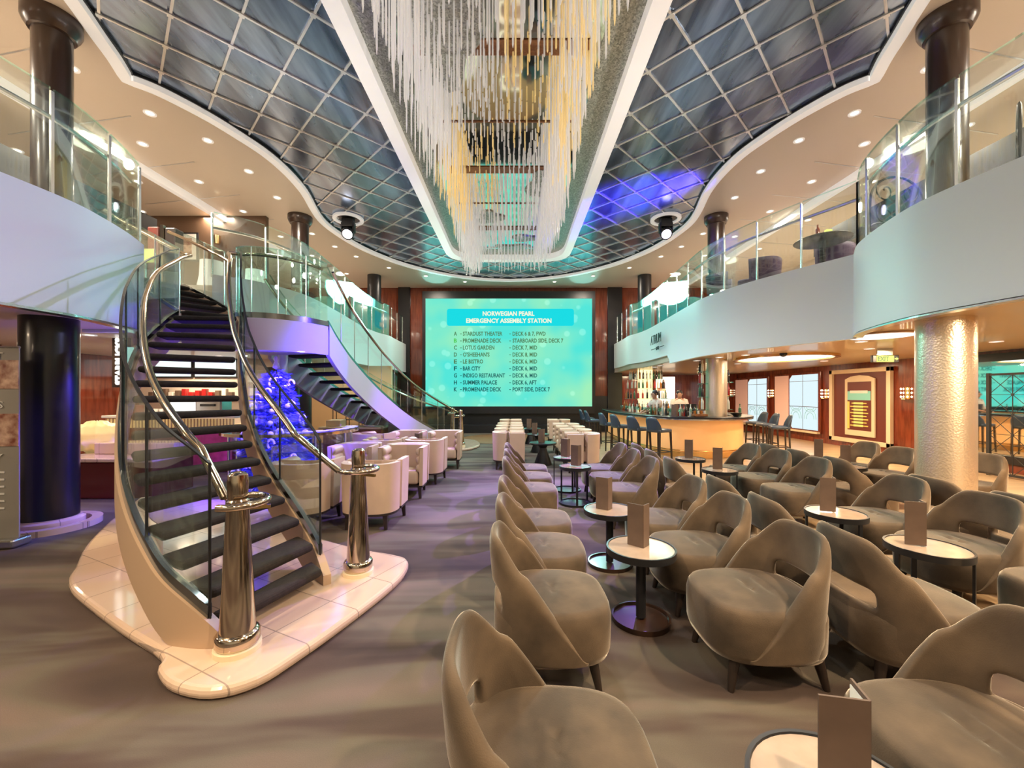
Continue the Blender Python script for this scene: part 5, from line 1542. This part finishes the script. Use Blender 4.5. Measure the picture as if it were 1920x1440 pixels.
tag(MB().box((5.30, 6.85, ZD + .751 + .06), (.10, .06, .12)).build('napkin_box', 'exit_yellow', None, bevel=.006), 'small yellow box on the black upper-deck table', 'box')
def iron_chair_back(x, y, rz, lab, w=.9, h=1.15):  # arched scroll back of a wrought iron chair
    t = thing('iron_chair_back', lab, 'chair back', (x, y, ZD), rz)
    mb = MB()
    pts = [(-w / 2, 0, 0), (-w / 2, 0, h * .7)] + [(w / 2 * -math.cos(PI * k / 14), 0, h * .7 + w / 2 * .8 * math.sin(PI * k / 14)) for k in range(1, 14)] + [(w / 2, 0, h * .7), (w / 2, 0, 0)]
    mb.tube(pts, .016, 6); mb.build('arch', 'iron', t, smooth='all')
    sw = MB()
    for sx_ in (-1, 1):
        for z0 in (.25, .65, .98):
            sw.tube([(sx_ * (w * .22 + (.02 + .012 * k) * math.cos(k * .55)), 0, h * z0 * .85 + (.02 + .012 * k) * math.sin(k * .55)) for k in range(14)], .010, 5)
    sw.tube([(0, 0, 0), (0, 0, h * 1.02)], .012, 5)
    sw.build('scrollwork', 'iron', t, smooth='all')
iron_chair_back(5.42, 5.74, .15, 'black wrought iron scroll chair back behind the glass beside the upper black column, bar side')
iron_chair_back(5.42, 4.36, .7, 'black wrought iron scroll chair back on the outer side of the upper black column')
iron_chair_back(5.35, 3.75, .7, 'black wrought iron scroll chair back at the picture edge of the bar-side balcony')
iron_chair_back(6.6, 7.3, .3, 'black wrought iron scroll chair back behind the round black upper-deck table')
# dark valance beams over the upper deck and the brown wall with picture
struct('beam_right', MB().box((7.6, 5.6, 5.25), (.3, 9.0, .5)), 'black')
struct('beam_left', MB().box((-8.0, 4.4, 5.2), (.3, 9.0, .45)), 'black')
struct('wall_left_brown', MB().box((LW + .06, 10.6, 4.75), (.1, 9.6, 2.5)), 'brownwall')
fp = thing('framed_picture', 'black framed picture on the brown upper wall above the stair top', 'picture', (-8.30, 10.235, 4.95))
struct('wall_upper_partition', MB().box((-8.2, 10.32, 4.8), (3.8, .12, 2.6)), 'brownwall')
MB().box((0, 0, .35), (.62, .04, .72)).build('frame', 'black', fp); MB().box((0, -.018, .35), (.54, .02, .64)).build('mount', 'paper', fp)
MB().box((0, -.03, .36), (.34, .01, .42)).build('artwork', 'poster_photo', fp)
def updown(x, y, z, lab):
    t = thing('wall_sconce', lab, 'wall lamp', (x, y, z))
    MB().lathe([(.06, 0), (.08, .2)], n=16).build('shade', 'gold', t, smooth=True); MB().lathe([(0, .201), (.075, .201)], n=16, cap=False).build('bulb', 'lamp_warm', t)
    MB().box((0, .07, .1), (.05, .06, .1)).build('bracket', 'gold', t)
updown(-7.45, 10.15, 5.35, 'small gold uplight beside the framed picture on the brown wall')
ys = thing('yellow_sign', 'small yellow lit panel on the upper deck behind the staircase-side glass', 'sign', (-6.75, 7.4, 4.0))
MB().box((0, 0, .12), (.36, .04, .24)).build('panel', 'exit_yellow', ys); MB().box((0, 0, -.25), (.03, .03, .5)).build('pole', 'steel', ys)
dpst = thing('dark_post', 'dark brown draped post at the top of the stairs', 'post', (-6.9, 8.0, ZD))
MB().box((-.15, 0, .68), (.22, .22, 1.36)).build('post', 'plan_brown', dpst, bevel=.03); MB().box((.14, .05, .68), (.22, .22, 1.36)).build('post', 'darkwood', dpst, bevel=.03); MB().box((0, -.05, .7), (.06, .06, 1.4)).build('pole', 'chrome', dpst)
for x, y, w_, lab in ((-6.2, 8.3, .5, 'white covered pedestal on the upper deck behind the stair landing, closest to the post'), (-5.7, 8.9, .45, 'white covered pedestal on the upper deck beside the dark landing column')):
    t = thing('covered_pedestal', lab, 'pedestal', (x, y, ZD))
    MB().lathe([(w_ * .6, 0), (w_ * .42, .5), (w_ * .40, .8), (0, .81)], n=18, cap=False).build('cloth', 'white', t, smooth=True)
# ------------------------------------------------------------------ people behind the bar
def skin_person(name, label, nodes, edges, loc, rz, extra):
    """nodes: name -> (x, y, z, radius)"""
    me = bpy.data.meshes.new(name)
    ks = list(nodes); ix = {k: i for i, k in enumerate(ks)}
    me.from_pydata([nodes[k][:3] for k in ks], [(ix[a], ix[b]) for a, b in edges], [])
    o = bpy.data.objects.new(name, me); COL.objects.link(o)
    o.location = loc; o.rotation_euler = (0, 0, rz)
    sm = o.modifiers.new('skin', 'SKIN'); sm.use_smooth_shade = True
    for v, k in zip(me.skin_vertices[0].data, ks):
        v.radius = (nodes[k][3], nodes[k][3] * (nodes[k][4] if len(nodes[k]) > 4 else 1)); v.use_root = (k == 'pelvis')
    o.modifiers.new('sub', 'SUBSURF').render_levels = 2
    me.materials.append(M['skin'])
    tag(o, label, 'person')
    for nm, mb, m, kw in extra: mb.build(nm, m, o, **kw)
    return o
def fingers(N, E, h, base, d, side, up=(0, 0, -1)):
    d = Vector(d).normalized(); s_ = Vector(side).normalized(); u = Vector(up)
    for q in range(4):
        a = Vector(base) + s_ * (-.03 + .02 * q); L = (.07, .08, .075, .06)[q]
        N[f'{h}f{q}a'] = (*(a + d * .03), .009); N[f'{h}f{q}b'] = (*(a + d * (.03 + L * .55) + u * .008), .008); N[f'{h}f{q}c'] = (*(a + d * (.03 + L) + u * .03), .007)
        E += [(h, f'{h}f{q}a'), (f'{h}f{q}a', f'{h}f{q}b'), (f'{h}f{q}b', f'{h}f{q}c')]
    a = Vector(base) - s_ * .045
    N[f'{h}ta'] = (*(a + d * .0), .010); N[f'{h}tb'] = (*(a + d * .035 - s_ * .012 + u * .01), .008)
    E += [(h, f'{h}ta'), (f'{h}ta', f'{h}tb')]
def make_person(name, label, loc, rz, lean, armL, armR, look, h=1.0):
    """faces -Y; lean: forward shift of the chest; arms: (elbow, hand)"""
    N = {'pelvis': (0, 0, .95, .15, .75), 'waist': (0, -lean * .3, 1.10, .13, .78), 'chest': (0, -lean * .8, 1.30, .155, .72), 'neckb': (0, -lean, 1.44, .07), 'neck': (look * .2, -lean - .02, 1.50, .055),
         'jaw': (look * .4, -lean - .055, 1.555, .07), 'head': (look * .5, -lean - .05, 1.635, .088), 'crown': (look * .5, -lean - .03, 1.70, .068)}
    E = [('pelvis', 'waist'), ('waist', 'chest'), ('chest', 'neckb'), ('neckb', 'neck'), ('neck', 'jaw'), ('jaw', 'head'), ('head', 'crown')]
    for sd, nm, arm in ((-1, 'L', armL), (1, 'R', armR)):
        N['sh' + nm] = (sd * .19, -lean, 1.40, .062); N['el' + nm] = (*arm[0], .047); N['wr' + nm] = (*arm[1], .030)
        d = (Vector(arm[1]) - Vector(arm[0])).normalized()
        p = Vector(arm[1]) + d * .06
        N['ha' + nm] = (*p, .032, .6)
        E += [('neckb', 'sh' + nm), ('sh' + nm, 'el' + nm), ('el' + nm, 'wr' + nm), ('wr' + nm, 'ha' + nm)]
        fingers(N, E, 'ha' + nm, p, d, d.cross(Vector((0, 0, 1))) * sd)
        N['hip' + nm] = (sd * .10, 0, .88, .105); N['kn' + nm] = (sd * .11, -.02, .50, .065); N['an' + nm] = (sd * .11, .02, .09, .042); N['to' + nm] = (sd * .12, -.16, .04, .035)
        E += [('pelvis', 'hip' + nm), ('hip' + nm, 'kn' + nm), ('kn' + nm, 'an' + nm), ('an' + nm, 'to' + nm)]
    hx, hy = look * .5, -lean - .035
    hair = MB().lathe([(.0, 1.765), (.06, 1.755), (.092, 1.71), (.10, 1.66), (.085, 1.60)], (hx, hy + .022, 0), 20, cap=False)
    bun = MB().lathe([(0, .045), (.035, .03), (.045, 0), (.035, -.03), (0, -.045)], (hx, hy + .12, 1.70), 14, cap=False)
    shirt = MB()
    for ring_ in (0,):
        prof = [(.150, .92), (.145, 1.08), (.172, 1.28), (.175, 1.38), (.10, 1.45), (.066, 1.475)]
        n_ = 24; vs = []
        for r, z in prof:
            k = -lean * max(0, min(1, (z - .95) / .45))
            for i in range(n_):
                a = 2 * PI * i / n_; vs.append((r * 1.28 * math.cos(a) if z < 1.44 else r * math.cos(a), r * .82 * math.sin(a) + k if z < 1.44 else r * math.sin(a) + k, z))
        shirt.add(vs, [(k * n_ + i, k * n_ + (i + 1) % n_, (k + 1) * n_ + (i + 1) % n_, (k + 1) * n_ + i) for k in range(len(prof) - 1) for i in range(n_)])
    slv = []
    for sd, arm in ((-1, armL), (1, armR)):
        a = Vector((sd * .19, -lean, 1.41)); b = Vector(arm[0]); c = b.lerp(Vector(arm[1]), .35)
        slv.append(MB().tube([a + Vector((-sd * .05, 0, .0)), a, a.lerp(b, .5), b, c], [.085, .085, .074, .068, .060], 12))
    vest = MB(); n_ = 24; vs = []
    for r, z in [(.158, .92), (.153, 1.08), (.178, 1.26), (.16, 1.36)]:
        k = -lean * max(0, min(1, (z - .95) / .45))
        for i in range(n_):
            a = 2 * PI * i / n_; vs.append((r * 1.29 * math.cos(a), r * .84 * math.sin(a) + k, z))
    vest.add(vs, [(k * n_ + i, k * n_ + (i + 1) % n_, (k + 1) * n_ + (i + 1) % n_, (k + 1) * n_ + i) for k in range(3) for i in range(n_)])
    trous = MB()
    for sd in (-1, 1): trous.tube([(sd * .09, 0, .98), (sd * .105, 0, .86), (sd * .11, -.02, .5), (sd * .11, .02, .06)], [.12, .125, .09, .07], 14)
    face = MB()
    for sd in (-1, 1): face.box((hx + sd * .032, hy - .105, 1.648), (.022, .012, .010))
    nose = MB(); nose.cyl((hx, hy - .10, 1.645), (hx, hy - .125, 1.60), .008, .013, 8)
    mouth = MB().box((hx, hy - .100, 1.566), (.04, .01, .008))
    ears = MB()
    for sd in (-1, 1): ears.lathe([(0, -.03), (.012, -.015), (.014, .012), (0, .03)], (hx + sd * .092, hy - .01, 1.635), 8, cap=False)
    ex_ = [('hair', hair, 'hair', dict(smooth='all')), ('hair_bun', bun, 'hair', dict(smooth='all')), ('shirt', shirt, 'cloth', dict(smooth='all')), ('sleeve', slv[0], 'cloth', dict(smooth='all')), ('sleeve', slv[1], 'cloth', dict(smooth='all')),
           ('trousers', trous, 'vest', dict(smooth='all')), ('eyes', face, 'hair', {}), ('nose', nose, 'skin', dict(smooth='all')), ('mouth', mouth, 'poster_photo', {}), ('ears', ears, 'skin', dict(smooth='all'))]
    if h != 1.0: ex_.append(('vest', vest, 'vest', dict(smooth='all')))
    o = skin_person(name, label, N, E, loc, rz, ex_)
    o.scale = (.97, .97, .97)
    return o
make_person('person', 'person in a cream shirt with tied dark hair leaning over the bar worktop', (4.25, 11.65, 0), -1.35, .22,
            ((-.22, -.36, 1.22), (-.12, -.60, 1.12)), ((.24, -.34, 1.20), (.14, -.62, 1.12)), .0)
make_person('person', 'person in a pale shirt and dark vest standing at the back of the bar', (5.25, 12.95, 0), -.2, .04,
            ((-.26, -.10, 1.14), (-.14, -.32, 1.08)), ((.26, -.10, 1.14), (.14, -.32, 1.08)), .0, h=1.01)

# ------------------------------------------------------------------ light
def area(name, loc, size, power, col, rot=(0, 0, 0), spread=PI, shape='DISK'):
    l = bpy.data.lights.new(name, 'AREA'); l.shape = shape; l.size = size; l.energy = power; l.color = col; l.spread = spread
    o = bpy.data.objects.new(name, l); COL.objects.link(o); o.location = loc; o.rotation_euler = rot
    return o
def spot(name, loc, tgt, power, col, ang=40, blend=.6, r=.08):
    l = bpy.data.lights.new(name, 'SPOT'); l.energy = power; l.color = col; l.spot_size = math.radians(ang); l.spot_blend = blend; l.shadow_soft_size = r
    o = bpy.data.objects.new(name, l); COL.objects.link(o); o.location = loc
    o.rotation_euler = (Vector(tgt) - Vector(loc)).to_track_quat('-Z', 'Y').to_euler()
    return o
WARM, NEUT = (1.0, .86, .70), (1.0, .93, .86)
E0 = 1.0
for sgn in (-1, 1):
    for y in (1.0, 4.0, 7.2, 10.4, 13.6):
        area('upper_downlights', (XS + sgn * 7.3, y, ZC - .05), .8, 195 * E0, WARM)
for x, y in ((4.9, 1.6), (-5.3, 1.6), (4.9, 8.6), (-5.2, 8.8), (3.1, 15.3), (-3.5, 15.3)):
    area('soffit_downlights', (x, y, ZC - .06), .5, 95 * E0, WARM)
# added unseen spots below the chandelier, brightening the hall and the aisle
for y, p in ((-1.5, 12), (3.0, 24), (7.0, 80), (11.0, 115)):
    spot('hall_fill_spot', (XS, y, ZC - 1.15), (XS, y, 0), p * 5.0, (.88, .97, 1.0), 150, .6, .12)
# low ceilings
for x, y, p in ((4.95, 2.2, 150), (5.0, 3.6, 90), (5.6, 5.9, 60), (7.6, 4.6, 85), (7.6, 7.4, 90), (6.6, 9.0, 60), (8.2, 10.6, 80), (7.6, 13.4, 80), (4.9, 11.8, 45), (5.2, 13.8, 45), (6.6, 16.5, 60), (5.6, 18.2, 40), (5.6, .6, 130)):
    area('bar_ceiling_lights', (x, y, ZS - .05), .35, p * E0, (1.0, .74, .46))
for x, y, p in ((-6.6, 3.0, 40), (-6.3, 6.0, 30), (-8.6, 6.6, 40), (-7.2, 8.2, 55), (-7.9, 9.8, 55), (-5.0, 11.8, 35), (-7.6, 13.0, 40), (-6.6, .5, 40)):
    area('cafe_ceiling_lights', (x, y, ZS - .05), .35, p * E0, (1.0, .76, .52))
# lights over the near seating, from the ceiling behind and above the camera
for (x, y), t_, p in (((-3.2, -1.2), (-.6, 1.6, .3), 850), ((3.4, -.6), (1.0, 2.2, .3), 1500), ((-4.6, 1.2), (-2.6, 2.8, .3), 650), ((4.9, 2.0), (2.6, 3.2, .3), 1200), ((-3.4, -2.2), (-3.2, 1.0, 0), 450)):
    spot('front_downlights', (x, y, ZC - .15), t_, p, (1.0, .74, .46), 58, .9, .12)
for x, y in ((-2.6, -2.6), (2.2, -2.6)):
    area('front_downlights_soft', (x, y, 5.4), .7, 45, WARM)
# added unseen spots at rail height, brightening the tray frame and blue ceiling
for sgn in (-1, 1):
    for y in (1.5, 5.4, 9.2, 12.4):
        spot('added_uplight', (XS + sgn * 4.75, y, 4.0), (XS + sgn * 1.7, y + .6, 6.1), 330, (1.0, .93, .84), 75, 1.0, .10)
# coloured stage light
VIO, BLU, CYN = (.42, .22, 1.0), (.08, .04, 1.0), (.35, 1.0, .85)
spot('stage_violet', (3.86, 10.2, 5.55), (.4, 6.2, .4), 5600, (.38, .20, 1.0), 40, 1.0)
spot('stage_violet_two', (-4.2, 10.2, 5.55), (-.8, 7.2, .4), 3200, (.42, .22, 1.0), 40, 1.0)
spot('stage_violet_stair', (3.86, 10.2, 5.6), (-2.5, 9.4, 1.2), 5200, (.30, .07, 1.0), 20, 1.0)
spot('stage_blue_landing', (4.0, 5.3, 4.7), (-2.9, 6.45, 2.25), 15000, (.05, .01, 1.0), 13, 1.0)
spot('stage_lavender', (4.0, 5.0, 4.6), (-4.9, 4.3, 3.0), 1000, (.50, .44, 1.0), 42, 1.0)
spot('tree_blue', (-3.1, 5.95, 2.2), (-3.75, 6.4, .9), 900, BLU, 90, .5)
spot('tree_blue_two', (-3.75, 5.75, 2.2), (-3.8, 6.4, 1.0), 700, BLU, 90, .5)
spot('tree_blue_three', (-3.1, 5.9, .15), (-3.75, 6.4, 1.2), 420, BLU, 90, .5)
spot('column_blue', (-3.7, 5.9, 2.1), (-5.4, 4.9, .9), 500, BLU, 50, .7)
spot('ceiling_blue_wash', (5.6, 7.2, 4.4), (2.75, 9.5, 6.2), 13000, (.018, .0, 1.0), 31, 1.0)
# added spots standing in for the aqua light of the screen
for x in (-3.2, 2.8):
    spot('screen_fill', (x, 16.6, 5.9), (x * .3, 9.0, .2), 1500, (.36, 1.0, .88), 100, .9, .7)
w = bpy.data.worlds.new('world'); SC.world = w; w.use_nodes = True
w.node_tree.nodes['Background'].inputs[0].default_value = (1, .92, .84, 1); w.node_tree.nodes['Background'].inputs[1].default_value = .03
vs = SC.view_settings
SC.display_settings.display_device = 'sRGB'
vs.view_transform = 'Standard'; vs.look = 'None'; vs.exposure = 0.0; vs.gamma = 1.0; vs.use_curve_mapping = False
cy = SC.cycles
cy.use_denoising = True
cy.max_bounces = 7; cy.diffuse_bounces = 4; cy.glossy_bounces = 4; cy.transmission_bounces = 4; cy.transparent_max_bounces = 24
cy.sample_clamp_indirect = 6.0; cy.caustics_reflective = False; cy.caustics_refractive = False
